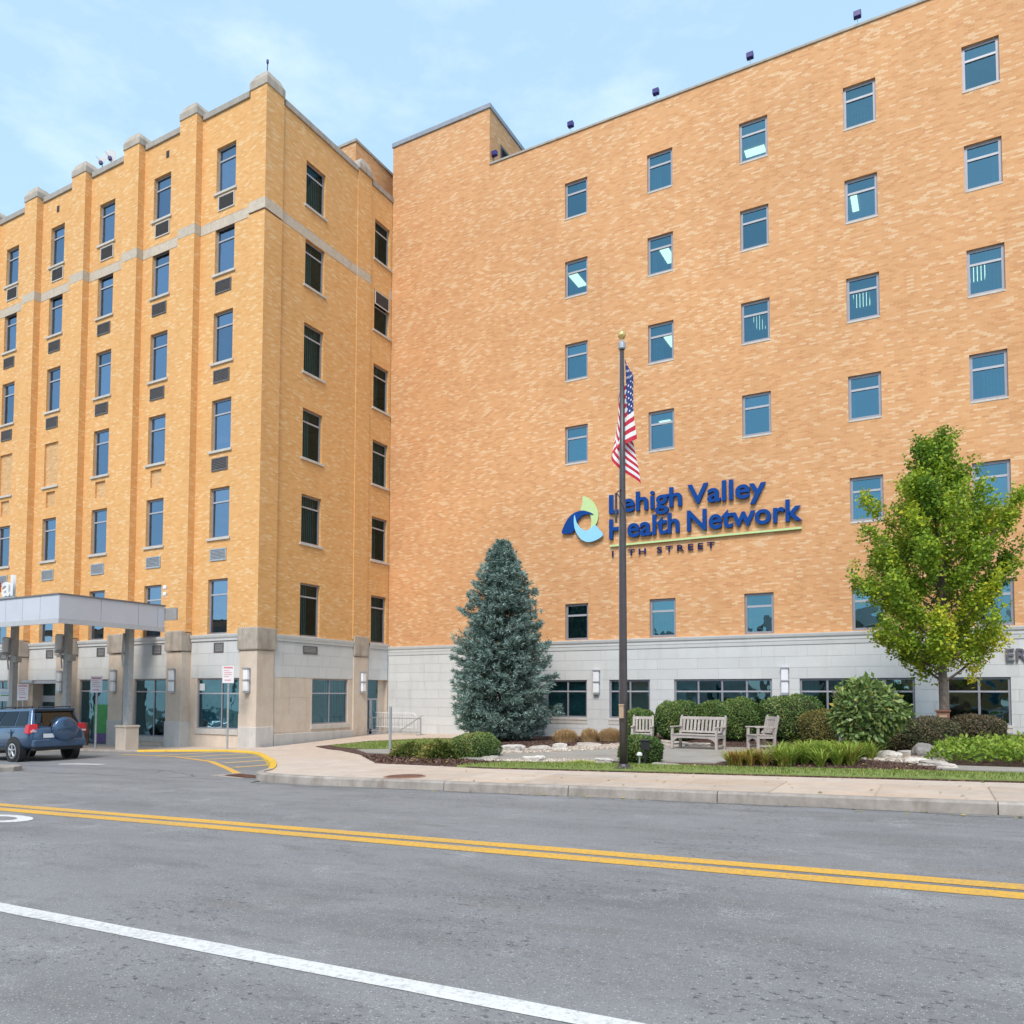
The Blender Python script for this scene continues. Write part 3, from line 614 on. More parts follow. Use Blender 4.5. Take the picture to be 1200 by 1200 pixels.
def blocks(M, u0, u1, zs, holes, par, mat, bw, th=.012, gap=.008, d0=-.012):
    for j in range(len(zs)-1):
        off = (j % 2)*bw*.5; x = math.floor((u0-off)/bw)*bw+off
        while x < u1:
            a, b = max(x, u0), min(x+bw, u1); x += bw
            if b-a < .05: continue
            segs = [(a, b, zs[j], zs[j+1])]
            for h in holes:
                ns = []
                for s in segs:
                    if h[1] <= s[0] or h[0] >= s[1] or h[3] <= s[2] or h[2] >= s[3]: ns.append(s); continue
                    if h[0] > s[0]: ns.append((s[0], h[0], s[2], s[3]))
                    if h[1] < s[1]: ns.append((h[1], s[1], s[2], s[3]))
                    m0, m1 = max(s[0], h[0]), min(s[1], h[1])
                    if h[3] < s[3]: ns.append((m0, m1, h[3], s[3]))
                    if h[2] > s[2]: ns.append((m0, m1, s[2], h[2]))
                segs = ns
            for s in segs:
                if s[1]-s[0] < .04 or s[3]-s[2] < .04: continue
                g2 = gap/2; m = MB(); m.box(s[0]+g2, s[1]-g2, d0, d0+th-.001, s[2]+g2, s[3]-g2, M); m.build('stone_block', mat, par)
def sconce(par, M, u, z0, z1):
    m = MB(); m.box(u-.15, u+.15, -.03, -.002, z0+.02, z1-.02, M); m.box(u-.15, u+.15, -.17, -.03, z1-.06, z1, M); m.box(u-.15, u+.15, -.17, -.03, (z0+z1)/2-.02, (z0+z1)/2+.02, M); m.box(u-.12, u+.12, -.15, -.03, z0, z0+.07, M)
    w = m.build('wall_lamp', 'galv', par)
    l = MB(); l.box(u-.125, u+.125, -.15, -.032, z0+.07, (z0+z1)/2-.022, M); l.box(u-.125, u+.125, -.15, -.032, (z0+z1)/2+.022, z1-.062, M); l.build('lamp_lens', 'lens', w, bevel=.03, seg=2)

# ---- large block on the right
A = thing('hospital_block', 'large orange brick hospital block carrying the blue health network lettering', 'building', (0, 0, 0))
M = WY(30.0); XL, XR, XE = -23.20, 16.0, 16.0; ZT = 24.5
colsx = {'A': (-13.78, -12.718), 'B': (-10.036, -8.961), 'C': (-6.284, -5.211), 'D': (-2.521, -1.434), 'E': (1.265, 2.361), 'F': (5.02, 6.12), 'G': (8.8, 9.9)}
rowz = {1: (20.787, 22.382), 2: (17.259, 18.852), 3: (13.562, 15.168), 4: (9.92, 11.536), 5: (6.221, 7.815), 6: (2.308, 3.855)}
wins = [(c, r) for c in colsx for r in rowz if not (r == 5 and c in 'ABC')]
holes = [(*colsx[c], *rowz[r]) for c, r in wins]
wall(M, XL, XR, 2.27, ZT, holes, 'brick_wall', 'brick_main', A, rev=.24)
BL = {('A', 3): (.05, .9), ('B', 3): (.0, .55), ('C', 3): (0, 1), ('D', 3): (0, 1), ('E', 3): (0, 1), ('A', 4): (0, .9), ('D', 5): (0, 1), ('A', 6): (.1, 1), ('B', 6): (0, 1), ('E', 4): (.35, 1), ('D', 1): (0, 1), ('E', 1): (0, .25), ('D', 4): (0, .2), ('E', 2): (.75, 1), ('C', 6): (0, .2), ('B', 1): (0, .5), ('F', 3): (0, 1), ('F', 5): (0, 1), ('G', 2): (0, 1), ('E', 5): (0, .6), ('B', 2): (0, .3)}
for c, r in wins:
    window(A, M, *colsx[c], *rowz[r], trans=.68, rec=.09, fw=.095, sill=(.0, .018, .075, 'sill') if r != 6 else None, blind=BL.get((c, r)))
m = MB(); m.box(-17.60, XR, -.05, .45, ZT, ZT+.10, M); m.box(-17.60, XR, .25, .45, ZT-1, ZT, M); m.build('coping', 'coping', A, bevel=.01, seg=1)
# ground floor cladding
GF = [(-14.69, -12.78, -.97, .61, (-13.68,)), (-11.78, -10.04, -.97, .61, (-10.89,)), (-9.04, -5.31, -.97, .61, (-8.09, -7.17, -6.24)), (-4.33, -.58, -.97, .61, (-3.39, -2.44, -1.51)), (.37, 2.2, -.97, .61, (1.31,)), (3.6, 6.4, -.97, .61, (4.5, 5.5)), (7.6, 10.4, -.97, .61, (8.5, 9.5))]
gh = [(a, b, c, d) for a, b, c, d, _ in GF]
wall(M, XL, XR, -2.6, 1.86, gh, 'base_wall', 'joint', A, rev=.16)
blocks(M, -23.18, XR, [-2.4, -1.85, -1.43, -1.02, -.61, -.20, .20, .61, 1.02, 1.43, 1.86], gh, A, 'panel', 1.62)
m = MB(); prof = [(0.0, 1.86), (-.035, 1.862), (-.045, 1.99), (-.06, 2.02), (-.06, 2.10), (-.10, 2.16), (-.12, 2.24), (-.12, 2.275), (0.0, 2.275)]
n = len(prof); vs = [(XL+.002, 30+d, z) for d, z in prof]+[(XR, 30+d, z) for d, z in prof]
m.add(vs, [(i, i+1, n+i+1, n+i) for i in range(n-1)]); m.build('ledge', 'panel', A, recalc=False)
for a, b, c, d, mu in GF:
    bl = None
    if a < -11: bl = (0, 1)
    elif a == -11.78: bl = (0, .45)
    elif a in (-9.04,): bl = (0, .22)
    elif a == -4.33: bl = (.0, .12)
    window(A, M, a, b, c, d, mu, trans=.70, rec=.06, gl='glass_store', fw=.07, frame='alu', sill=(.03, .05, .10, 'sill') if True else None, blind=bl)
    m = MB(); m.box(a-.03, b+.03, -.03, .002, c-.26, c-.105, M); m.build('sill_course', 'sill', A, bevel=.006, seg=1)
sconce(A, M, -12.33, .0, 1.03); sconce(A, M, -4.84, .0, 1.03); sconce(A, M, 2.95, .0, 1.03)
# roof, side, back, interior
m = MB(); m.box(XL, XR, 30.46, 52, ZT-.7, ZT-.4); m.build('roof', 'dark', A)
m = MB(); m.quad((XL+.01, 30.0, -2.6), (XL+.01, 52, -2.6), (XL+.01, 52, ZT), (XL+.01, 30, ZT)); m.quad((XR, 30, -2.6), (XR, 52, -2.6), (XR, 52, ZT), (XR, 30, ZT)); m.quad((XL, 52, -2.6), (XR, 52, -2.6), (XR, 52, ZT), (XL, 52, ZT)); m.build('side_wall', 'brick_main', A, recalc=False)
for r in rowz:
    zc = rowz[r][1]+.27; m = MB(); m.box(XL+.1, XR-.1, 30.3, 38, zc, zc+.35); m.build('floor_slab', 'room', A)
m = MB(); m.box(XL+.1, XR-.1, 30.3, 38, -2.0, -1.5); m.box(XL+.1, XR-.1, 30.3, 38, 1.2, 1.6); m.build('floor_slab', 'room', A)
m = MB(); m.box(XL+.1, XR-.1, 36, 36.2, -2, ZT-1)
for x in (-15.9, -11.9, -7.6, -3.9, 0.0, 3.7, 7.5): m.box(x, x+.15, 30.35, 36, -2, ZT-1)
m.build('partition_wall', 'room', A)
for r, q in ((2, (-14.28, -13.85, 31.4, 32.6)), (2, (-10.0, -9.6, 31.5, 32.65)), (3, (-6.25, -5.9, 31.8, 33.05)), (3, (-9.95, -9.6, 31.75, 32.9)), (1, (-6.5, -5.7, 32.0, 32.45)), (2, (-2.45, -2.22, 31.45, 32.55)), (3, (-2.45, -1.9, 31.9, 33.0)), (3, (1.48, 1.95, 31.8, 32.95)), (4, (-10.2, -9.72, 31.9, 32.32)), (6, (-6.0, -5.6, 32.2, 32.7))):
    zc = rowz[r][1]+.26; m = MB(); m.box(q[0], q[1], q[2], q[3], zc-.03, zc); m.build('ceiling_light', 'lit', A)
# penthouse on its left end
PZ = 27.25
m = MB(); px = -17.62
m.quad((XL, 30.002, ZT), (px, 30.002, ZT), (px, 30.002, PZ), (XL, 30.002, PZ))
m.quad((px, 30.002, ZT-.5), (px, 40, ZT-.5), (px, 40, PZ), (px, 30.002, PZ)); m.quad((XL, 40, ZT), (px, 40, ZT), (px, 40, PZ), (XL, 40, PZ)); m.quad((XL, 30.002, ZT), (XL, 40, ZT), (XL, 40, PZ), (XL, 30.002, PZ))
m.build('penthouse_wall', 'brick_main', A, recalc=False)
m = MB(); m.box(XL-.05, px+.05, 29.94, 40.06, PZ, PZ+.24); m.build('penthouse_coping', 'metal_coping', A, bevel=.02, seg=1)
m = MB(); MX = WX(px); m.box(31.0, 34.4, -.04, .0-.003, ZT, 26.15, MX)
lv = m.build('louvre', 'grille', A)
m = MB()
for i in range(11): z = 24.7+i*.13; m.quad(MX(31.05, -.045, z), MX(34.35, -.045, z), MX(34.35, -.10, z-.06), MX(31.05, -.10, z-.06))
m.build('slat', 'grille', lv, recalc=False)

# ---- older wing on the left
B = thing('hospital_wing', 'older yellow brick hospital wing with stone capped pilasters and entrance bays', 'building')
YL, XR2, XW = 21.73, -23.21, -62.0; MF = WY(YL); MR = WX(XR2); WT = 24.42
lx = [(-26.064, -24.92), (-30.09, -28.96), (-33.976, -32.845), (-37.832, -36.73), (-41.722, -40.62), (-45.6, -44.5), (-49.5, -48.4), (-53.4, -52.3)]
lz = {1: (20.95, 22.925), 2: (17.458, 19.459), 3: (13.681, 15.821), 4: (9.989, 12.12), 5: (6.358, 8.432), 6: (2.412, 4.668)}
fw_ = [(i, r) for i in range(8) for r in lz if not (r == 4 and i in (3, 4, 5))]
holes = [(*lx[i], *lz[r]) for i, r in fw_]
niche = []
for i in (3, 4, 5): niche.append((*lx[i], *lz[4], .09, 1))
for i in (1, 2, 3, 4, 5): niche.append((lx[i][0]+.22, lx[i][0]+.95, 8.95, 9.72, .09, 1))
wall(MF, XW, XR2, 2.39, WT, holes+niche, 'brick_wall', ['brick_wing', 'brick_infill'], B, rev=.24)
rx_ = [(24.021, 25.208), (28.661, 29.81)]
rh = [(*rx_[i], *lz[r]) for i in (0, 1) for r in lz]
wall(MR, YL, 29.995, 2.39, WT, rh, 'brick_wall', 'brick_wing', B, rev=.24)
def has_sill(r): return (.10, .07, .11, 'sill') if r != 6 else (.12, .08, .12, 'sill')
for i, r in fw_: window(B, MF, *lx[i], *lz[r], trans=.72, rec=.11, gl='glass_wing', fw=.075, sill=has_sill(r), blind=(0, 1) if (i*5+r*3) % 4 != 1 else (0, .5))
for i in (3, 4, 5):
    m = MB(); m.box(lx[i][0]-.1, lx[i][1]+.1, -.07, .085, lz[4][0]-.11, lz[4][0]-.002, MF); m.build('sill', 'sill', B, bevel=.008, seg=1)
for i in (0, 1):
    for r in lz:
        if i == 1 and r == 2:
            w = window(B, MR, *rx_[i], lz[r][0], lz[r][1]-.75, trans=None, rec=.11, gl='glass_side', fw=.075, sill=has_sill(r)); vent(w, MR, rx_[i][0]+.03, rx_[i][1]-.03, lz[r][1]-.73, lz[r][1]-.04, True)
        else: window(B, MR, *rx_[i], *lz[r], trans=.75, rec=.11, gl='glass_side', fw=.075, sill=has_sill(r), blind=(.25, 1) if (i+r) % 2 else (0, .6))
for i, r in fw_+[(3, 4), (4, 4), (5, 4)]:
    a = lx[i][0]
    if r == 1: vent(B, MF, a+.16, a+1.12, 20.13, 20.78, True)
    elif r in (2, 3): vent(B, MF, a+.08, a+1.02, lz[r][0]-.86, lz[r][0]-.32)
    elif r == 4 and i == 0: vent(B, MF, a+.08, a+1.02, lz[r][0]-.86, lz[r][0]-.32)
    elif r == 5: vent(B, MF, a+.10, a+1.04, lz[r][0]-.95, lz[r][0]-.45, mat='galv')
# pilasters, caps, band, coping
pilx = [(-28.02, -26.97), (-31.82, -30.75), (-35.70, -34.65), (-39.62, -38.57), (-43.5, -42.45), (-47.4, -46.35), (-51.3, -50.25), (-55.2, -54.15)]
ZB = (19.38, 19.82)
def cap(M_, u0, u1, p, zc, par):
    m = MB(); q = .035; zz = [(zc, 0.0), (zc+.30, 0.0), (zc+.58, .17), (zc+.70, .30)]
    vs = []
    for z, ins in zz:
        for (u, d) in ((u0-q+ins, -p-q+ins*.6), (u1+q-ins, -p-q+ins*.6), (u1+q-ins, .5-ins*.6), (u0-q+ins, .5-ins*.6)): vs.append(M_(u, d, z))
    fs = [(3, 2, 1, 0), (12, 13, 14, 15)]
    for j in range(3):
        for i in range(4): fs.append((j*4+i, j*4+(i+1) % 4, j*4+4+(i+1) % 4, j*4+4+i))
    m.add(vs, fs); m.build('pilaster_cap', 'cap', par, bevel=.02, seg=1)
for a, b in pilx:
    m = MB()
    def pq(u0, d0, u1, d1, z0, z1): m.quad(MF(u0, d0, z0), MF(u1, d1, z0), MF(u1, d1, z1), MF(u0, d0, z1))
    for z0, z1 in ((2.5, ZB[0]), (ZB[1], WT+.18)):
        pq(a, 0, a, -.32, z0, z1); pq(a, -.32, b, -.32, z0, z1); pq(b, -.32, b, 0, z0, z1)
    m.build('pilaster', 'brick_wing', B, recalc=False)
    m = MB(); m.box(a-.006, b+.006, -.328, .0, ZB[0], ZB[1], MF); m.build('band_stone', 'band', B, bevel=.01, seg=1)
    cap(MF, a, b, .32, WT+.18, B)
    # stone pilaster with fluted capital at street level
    m = MB(); m.box(a+.05, b-.05, -.44, .02, -2.7, 1.72, MF); m.build('stone_pilaster', 'limestone', B, bevel=.015, seg=1)
    m = MB(); m.box(a-.0, b+.0, -.52, .0, 1.74, 2.58, MF); m.build('capital', 'cap', B, bevel=.05, seg=2)
    m = MB(); m.box(a+.03, b-.03, -.465, .02, -2.7, -1.15, MF); m.build('plinth', 'limestone_grey', B, bevel=.015, seg=1)
# corner pilaster (both faces) and the one on the right hand face
m = MB()
for z0, z1 in ((2.5, ZB[0]), (ZB[1], WT+.18)):
    x0, x1, y0, y1 = -24.05, XR2+.08, YL-.08, 22.60
    m.quad((x0, YL, z0), (x0, y0, z0), (x0, y0, z1), (x0, YL, z1)); m.quad((x0, y0, z0), (x1, y0, z0), (x1, y0, z1), (x0, y0, z1)); m.quad((x1, y0, z0), (x1, y1, z0), (x1, y1, z1), (x1, y0, z1)); m.quad((x1, y1, z0), (XR2, y1, z0), (XR2, y1, z1), (x1, y1, z1))
m.build('pilaster', 'brick_wing', B, recalc=False)
m = MB(); m.box(-24.06, XR2+.088, YL-.088, 22.61, ZB[0]+.08, ZB[1]+.10); m.build('band_stone', 'band', B, bevel=.01, seg=1)
m = MB()
vs = []
for z, i in ((WT+.18, 0), (WT+.52, 0), (WT+.84, .15), (WT+.98, .32)):
    vs += [(-24.09+i, YL-.12+i, z), (XR2+.12-i, YL-.12+i, z), (XR2+.12-i, 22.64-i, z), (-24.09+i, 22.64-i, z)]
fs = [(3, 2, 1, 0), (12, 13, 14, 15)]+[(j*4+i, j*4+(i+1) % 4, j*4+4+(i+1) % 4, j*4+4+i) for j in range(3) for i in range(4)]
m.add(vs, fs); m.build('pilaster_cap', 'cap', B, bevel=.02, seg=1)
m = MB(); m.tube((-23.6, 22.1, WT+.95), (-23.6, 22.1, WT+1.5), .02); m.lathe((-23.6, 22.1, WT+1.5), [(.03, 0), (.05, .06), (.05, .16), (.02, .2)], 8); m.build('lightning_rod', 'floodlight', B)
m = MB()
for z0, z1 in ((2.5, ZB[0]+.1), (ZB[1]+.1, WT+.18)):
    m.quad(MR(27.36, 0, z0), MR(27.36, -.045, z0), MR(27.36, -.045, z1), MR(27.36, 0, z1)); m.quad(MR(27.36, -.045, z0), MR(28.34, -.045, z0), MR(28.34, -.045, z1), MR(27.36, -.045, z1)); m.quad(MR(28.34, -.045, z0), MR(28.34, 0, z0), MR(28.34, 0, z1), MR(28.34, -.045, z1))
m.build('pilaster', 'brick_wing', B, recalc=False); cap(MR, 27.4, 28.3, .09, WT+.18, B)
m = MB(); m.box(27.35, 28.35, -.051, .0, ZB[0]+.1, ZB[1]+.1, MR); m.build('band_stone', 'band', B, bevel=.01, seg=1)
# band between pilasters
edges = sorted([e for p in pilx for e in p])
gaps = [(-26.95, -24.09), *[(pilx[i+1][1]+.022, pilx[i][0]-.022) for i in range(7)]]
for a, b in gaps:
    m = MB(); m.box(a, b, -.008, .0-.001, ZB[0], ZB[1], MF); m.build('band_stone', 'band', B, bevel=.01, seg=1)
for a, b in ((22.64, 27.32), (28.38, 29.99)):
    m = MB(); m.box(a, b, -.008, -.001, ZB[0]+.1, ZB[1]+.1, MR) if not (a > 28) else m.box(29.83, b, -.008, -.001, ZB[0]+.1, ZB[1]+.1, MR); m.build('band_stone', 'band', B, bevel=.01, seg=1)
for a, b in [(-26.89, -24.14), *[(pilx[i+1][1]+.08, pilx[i][0]-.08) for i in range(7)], (XW, pilx[7][0]-.08)]:
    m = MB(); m.box(a, b, -.07, .35, WT+.002, WT+.27, MF); m.build('coping', 'coping', B, bevel=.012, seg=1)
for a, b in ((22.70, 27.32), (28.39, 29.99)):
    m = MB(); m.box(a, b, -.07, .35, WT+.002, WT+.27, MR); m.build('coping', 'coping', B, bevel=.012, seg=1)
for x in (-29.3, -37.4):
    m = MB(); m.box(x, x+.18, -.02, -.002, 23.62, 23.92, MF); m.build('scupper', 'black', B)
# street level of the wing
pil_st = [-26.97, -30.75, -34.65, -38.57, -42.45]
bays = [(-26.95, -24.14), (-30.73, -28.06), (-34.63, -31.86), (-38.55, -35.74), (-42.43, -39.66), (-46.33, -43.54)]
sh = [(-26.6, -24.16, -1.42, .62), (-30.6, -28.2, -1.84, .62), (-34.5, -32.1, -2.6, .62), (-38.2, -35.9, -2.7, .62, .5), (-42.3, -39.8, -1.84, .62), (-46.2, -43.7, -1.84, .62)]
wall(MF, XW, XR2, -2.9, 2.15, sh, 'base_wall', 'limestone', B, rev=.16)
for k, (a, b) in enumerate(bays+[(XW, -47.5)]):
    blocks(MF, a, b, [.63, 1.14, 1.64, 2.13], [], B, 'panel', 1.4)
    m = MB(); n = len(prof); dz = .12; vs = [MF(a, d*.9, z+dz) for d, z in prof[3:]]+[MF(b, d*.9, z+dz) for d, z in prof[3:]]; n = len(prof)-3
    m.add(vs, [(i, i+1, n+i+1, n+i) for i in range(n-1)]); m.build('ledge', 'panel', B, recalc=False)
    if k < 6: vent(B, MF, (a+b)/2-.02 if k else -25.62, (a+b)/2+.55 if k else -25.06, 1.66, 2.06)
    if k in (0, 1, 4, 5): m = MB(); m.box(sh[k][0]-.05, sh[k][1]+.0, -.05, .1, sh[k][2]-.22, sh[k][2]-.002, MF); m.build('sill', 'sill', B, bevel=.01, seg=1)
window(B, MF, *sh[0], mull=(-25.2,), trans=.70, rec=.06, gl='glass_store', fw=.06, blind=(0, 1))
window(B, MF, *sh[1], mull=(-29.35,), trans=.78, rec=.06, gl='glass_store', fw=.06)
window(B, MF, *sh[2], mull=(), trans=.84, rec=.06, gl='glass_store', fw=.06)
window(B, MF, *sh[4], mull=(-41.0,), trans=.78, rec=.06, gl='glass_store', fw=.06); window(B, MF, *sh[5], mull=(-45.0,), trans=.78, rec=.06, gl='glass_store', fw=.06)
# entrance doors
m = MB(); a, b = -38.2, -35.9
m.box(a, a+.1, .42, .5, -2.6, .62, MF); m.box(b-.1, b, .42, .5, -2.6, .62, MF); m.box(a+.1, b-.1, .40, .52, -.42, -.12, MF); m.box(a+.1, b-.1, .42, .5, .52, .62, MF); m.box(-37.1, -37.03, .43, .49, -2.6, -.42, MF); m.box(-36.55, -36.48, .43, .49, -2.6, -.42, MF); m.box(-37.05, -36.98, .43, .49, -.12, .52, MF)
d = m.build('entrance_door', 'alu_light', B)
for u0, u1, z0, z1 in ((a+.1, -37.1, -2.6, -.42), (-37.03, -36.55, -2.6, -.42), (-36.48, b-.1, -2.6, -.42), (a+.1, -37.05, -.12, .52), (-36.98, b-.1, -.12, .52)):
    p = MB(); p.quad(MF(u0, .46, z0), MF(u1, .46, z0), MF(u1, .46, z1), MF(u0, .46, z1)); p.build('pane', 'glass_store', d, recalc=False)
m = MB(); m.box(-38.5, -35.75, -.30, -.02, .45, .60, MF); m.box(-38.5, -37.6, -.40, -.30, .50, .62, MF); m.build('door_canopy', 'alu_light', B)
# right hand face, street level
shr = [(24.82, 27.10, -1.30, .65)]
wall(MR, YL, 29.985, -2.9, 2.15, shr[:1]+[(28.44, 29.97, -2.6, .66, .30)], 'base_wall', 'limestone', B, rev=.16)
blocks(MR, 22.64, 27.44, [.67, 1.16, 1.65, 2.14], [], B, 'panel', 1.4); blocks(MR, 28.5, 29.97, [.67, 1.16, 1.65, 2.14], [], B, 'panel', 1.4)
blocks(MR, 22.66, 24.6, [-1.55, -.85, -.15, .655], [], B, 'limestone', 1.0, d0=-.010)
for a, b in ((22.64, 27.40), (28.50, 29.98)):
    m = MB(); n = len(prof)-3; vs = [MR(a, d*.9, z+.12) for d, z in prof[3:]]+[MR(b, d*.9, z+.12) for d, z in prof[3:]]; m.add(vs, [(i, i+1, n+i+1, n+i) for i in range(n-1)]); m.build('ledge', 'panel', B, recalc=False)
m = MB(); m.box(22.64, 27.42, -.06, -.002, -2.7, -1.62, MR); m.build('plinth', 'limestone_grey', B, bevel=.01, seg=1)
window(B, MR, *shr[0], mull=(25.95,), trans=.68, rec=.06, gl='glass_store', fw=.06, sill=(.08, .06, .2, 'sill'), blind=(.45, 1))
vent(B, MR, 24.22, 25.08, 1.68, 2.02)
m = MB(); m.box(27.42, 28.42, -.06, .02, -2.7, 1.70, MR); m.build('stone_pilaster', 'limestone', B, bevel=.015, seg=1)
m = MB(); m.box(27.40, 28.44, -.11, .0, 1.72, 2.66, MR); m.build('capital', 'cap', B, bevel=.05, seg=2)
m = MB(); m.box(-24.12, XR2+.05, YL-.05, 22.58, -1.2, 1.70); m.build('stone_pilaster', 'limestone', B, bevel=.015, seg=1)
m = MB(); m.box(-24.125, XR2+.055, YL-.055, 22.585, -1.40, -.80); m.build('stain_course', 'limestone', B)
m = MB(); m.box(-24.13, XR2+.07, YL-.07, 22.60, -2.8, -1.30); m.build('plinth', 'limestone_grey', B, bevel=.015, seg=1)
m = MB(); m.box(-24.2, XR2+.12, YL-.12, 22.66, 1.72, 2.62); m.build('capital', 'cap', B, bevel=.06, seg=2)
# service door in its recess
m = MB(); a, b = 28.46, 29.50; D0 = .26
m.box(a, b, D0-.05, D0, -.28, -.20, MR); m.box(a, a+.08, D0-.05, D0, -1.9, -.28, MR); m.box(b-.08, b, D0-.05, D0, -1.9, -.28, MR); m.box((a+b)/2-.09, (a+b)/2+.09, D0-.05, D0, -1.9, -.28, MR); m.box(a+.08, b-.08, D0-.05, D0, -1.9, -1.65, MR)
d = m.build('service_door', 'alu_light', B)
m = MB(); m.box(28.46, 29.95, .03, .29, -2.5, -1.88, MR); m.build('door_step', 'limestone_grey', B)
for u0, u1, z0, z1 in ((a+.08, (a+b)/2-.09, -1.65, -.28), ((a+b)/2+.09, b-.08, -1.65, -.28), (a, b, -.20, .66)):
    p = MB(); p.quad(MR(u0, D0-.02, z0), MR(u1, D0-.02, z0), MR(u1, D0-.02, z1), MR(u0, D0-.02, z1)); p.build('pane', 'glass_store', d, recalc=False)
m = MB(); m.box(29.50, 29.97, D0-.06, D0, -2.2, .66, MR); m.build('door_jamb', 'limestone', B)
sconce(B, MR, 28.0, .05-.16+.16, 1.04); B_s = [c for c in B.children if c.name.startswith('wall_lamp')]
for c in B_s: c.location = (.062, 0, 0)
for x in (-27.5, -31.3, -35.2):
    sconce(B, WY(YL-.45), x, .02, 1.03)
sconce(B, WY(YL-.06), -23.62, .03, 1.02)
# roof, interior of the wing
m = MB(); m.box(XW, XR2-.36, YL+.36, 40, WT-.6, WT-.3); m.build('roof', 'dark', B)
m = MB(); m.quad((XW, YL, -2.9), (XW, 40, -2.9), (XW, 40, WT), (XW, YL, WT)); m.quad((XW, 40, -2.9), (XR2, 40, -2.9), (XR2, 40, WT), (XW, 40, WT)); m.build('side_wall', 'brick_wing', B, recalc=False)
for r in lz:
    zc = lz[r][1]+.25; m = MB(); m.box(XW+.1, XR2-.35, YL+.35, 33, zc, zc+.3); m.build('floor_slab', 'room', B)
m = MB(); m.box(XW+.1, XR2-.35, YL+.35, 33, -2.9, -2.4); m.box(XW+.1, XR2-.35, YL+.35, 33, 1.2, 1.6); m.build('floor_slab', 'room', B)
m = MB(); m.box(XW+.1, -29.0, 26.5, 26.7, -2.4, WT-1); m.box(-29, -28.8, 26.5, 33, -2.4, WT-1); m.box(-27.5, -23.6, 27.2, 27.35, -2.4, WT-1); m.box(-27.2, -27.0, 22.2, 26.5, -2.4, WT-1)
for x in (-31.2, -35.1, -39.0, -43.0, -47.0): m.box(x-.08, x+.08, YL+.4, 26.5, -2.4, WT-1)
m.build('partition_wall', 'room', B)
# lift housing on the roof of the wing
m = MB(); m.box(-31.5, -23.9, 28.0, 37, WT-.4, 26.55); m.build('roof_housing', 'brick_main', B)
m = MB(); m.box(-31.55, -23.85, 27.95, 37.05, 26.55, 26.68); m.build('coping', 'coping', B)
for z in (5.38, 5.10):
    m = MB(); m.lathe((-28.28+.1, YL-.42, z-.95), [(.05, -.09), (.08, -.05), (.08, .05), (.03, .09)], 8); m.tube((-28.18, YL-.36, z-.95), (-28.18, YL-.3, z-.95), .03); m.build('security_light', 'lens', B)

# ------------------------------------------------------------------ entrance canopy
Cn = thing('entrance_canopy', 'flat grey metal entrance canopy on columns in front of the older wing', 'canopy', (-25.5, 15.3, -2.1))
def inC(o): o.location = (25.5, -15.3, 2.1); return o
CX, CY0, CY1, CZ0, CZ1 = -25.5, 15.28, 19.30, 2.33, 3.34
for y0, y1 in ((CY0+.0, 16.75), (16.765, 18.2), (18.215, 19.0), (19.015, CY1)):
    m = MB(); m.box(CX-.05, CX, y0, y1, CZ0+.17, CZ1-.05); inC(m.build('fascia_panel', 'fascia', Cn))
x = CX-.055
while x > -42:
    m = MB(); m.box(x-1.02, x, CY0-.0, CY0+.05, CZ0+.17, CZ1-.05); inC(m.build('fascia_panel', 'fascia', Cn)); x -= 1.035
m = MB(); m.box(CX-.03, CX+.015, CY0-.015, CY1, CZ0, CZ0+.166); m.box(-42, CX-.03, CY0-.015, CY0+.03, CZ0, CZ0+.166); inC(m.build('fascia_trim', 'fascia_trim', Cn))
m = MB(); m.box(-42, CX+.03, CY0-.03, CY1+.03, CZ1-.048, CZ1); inC(m.build('roof_edge', 'roof_edge', Cn))
m = MB(); m.box(-42, CX-.06, CY0+.06, CY1, CZ0+.72, CZ1-.06); inC(m.build('soffit', 'soffit', Cn))
m = MB(); m.box(-26.6, -24.86, CY1+.02, 19.38, 2.76, 3.22); m.box(-30.0, -29.0, 19.4, YL-.02, 2.76, 3.19); inC(m.build('link_beam', 'soffit', Cn))
for k, x in enumerate((-26.75, -30.6, -34.4, -38.2)):
    gy = 18.75; zg = G(x, gy)
    m = MB(); m.box(x-.13, x+.13, gy-.11, gy+.11, zg+.02, CZ0+.70); c = inC(m.build('column', 'steelcol', Cn, bevel=.01, seg=1))
    m = MB(); m.tube((x-.13, gy-.14, CZ0-.05), (x-.19, gy-.16, CZ0-.9), .035); m.tube((x-.19, gy-.16, CZ0-.9), (x-.16, gy-.14, 1.0), .03); m.build('downpipe', 'galv', c)
    if k == 0:
        m = MB(); m.box(x-.30, x+.30, gy-.28, gy+.28, zg-.1, zg+.86); m.box(x-.33, x+.33, gy-.31, gy+.31, zg+.862, zg+.95); inC(m.build('column_base', 'limestone', Cn, bevel=.03))
    if k >= 1:
        m = MB(); m.lathe((x-.32, gy-.15, 1.72), [(.0, 0), (.17, .02), (.17, .62), (.12, .66)], 14); m.build('lamp_glass', 'lens', c)
        m = MB(); m.box(x+.14, x+.38, gy-.14, gy+.10, 1.30, 1.56); m.tube((x-.32, gy-.15, 1.62), (x-.32, gy-.15, 1.72), .19); m.tube((x-.3, gy-.15, 1.6), (x-.05, gy, 1.25), .05); m.build('lamp_bracket', 'steelcol', c)

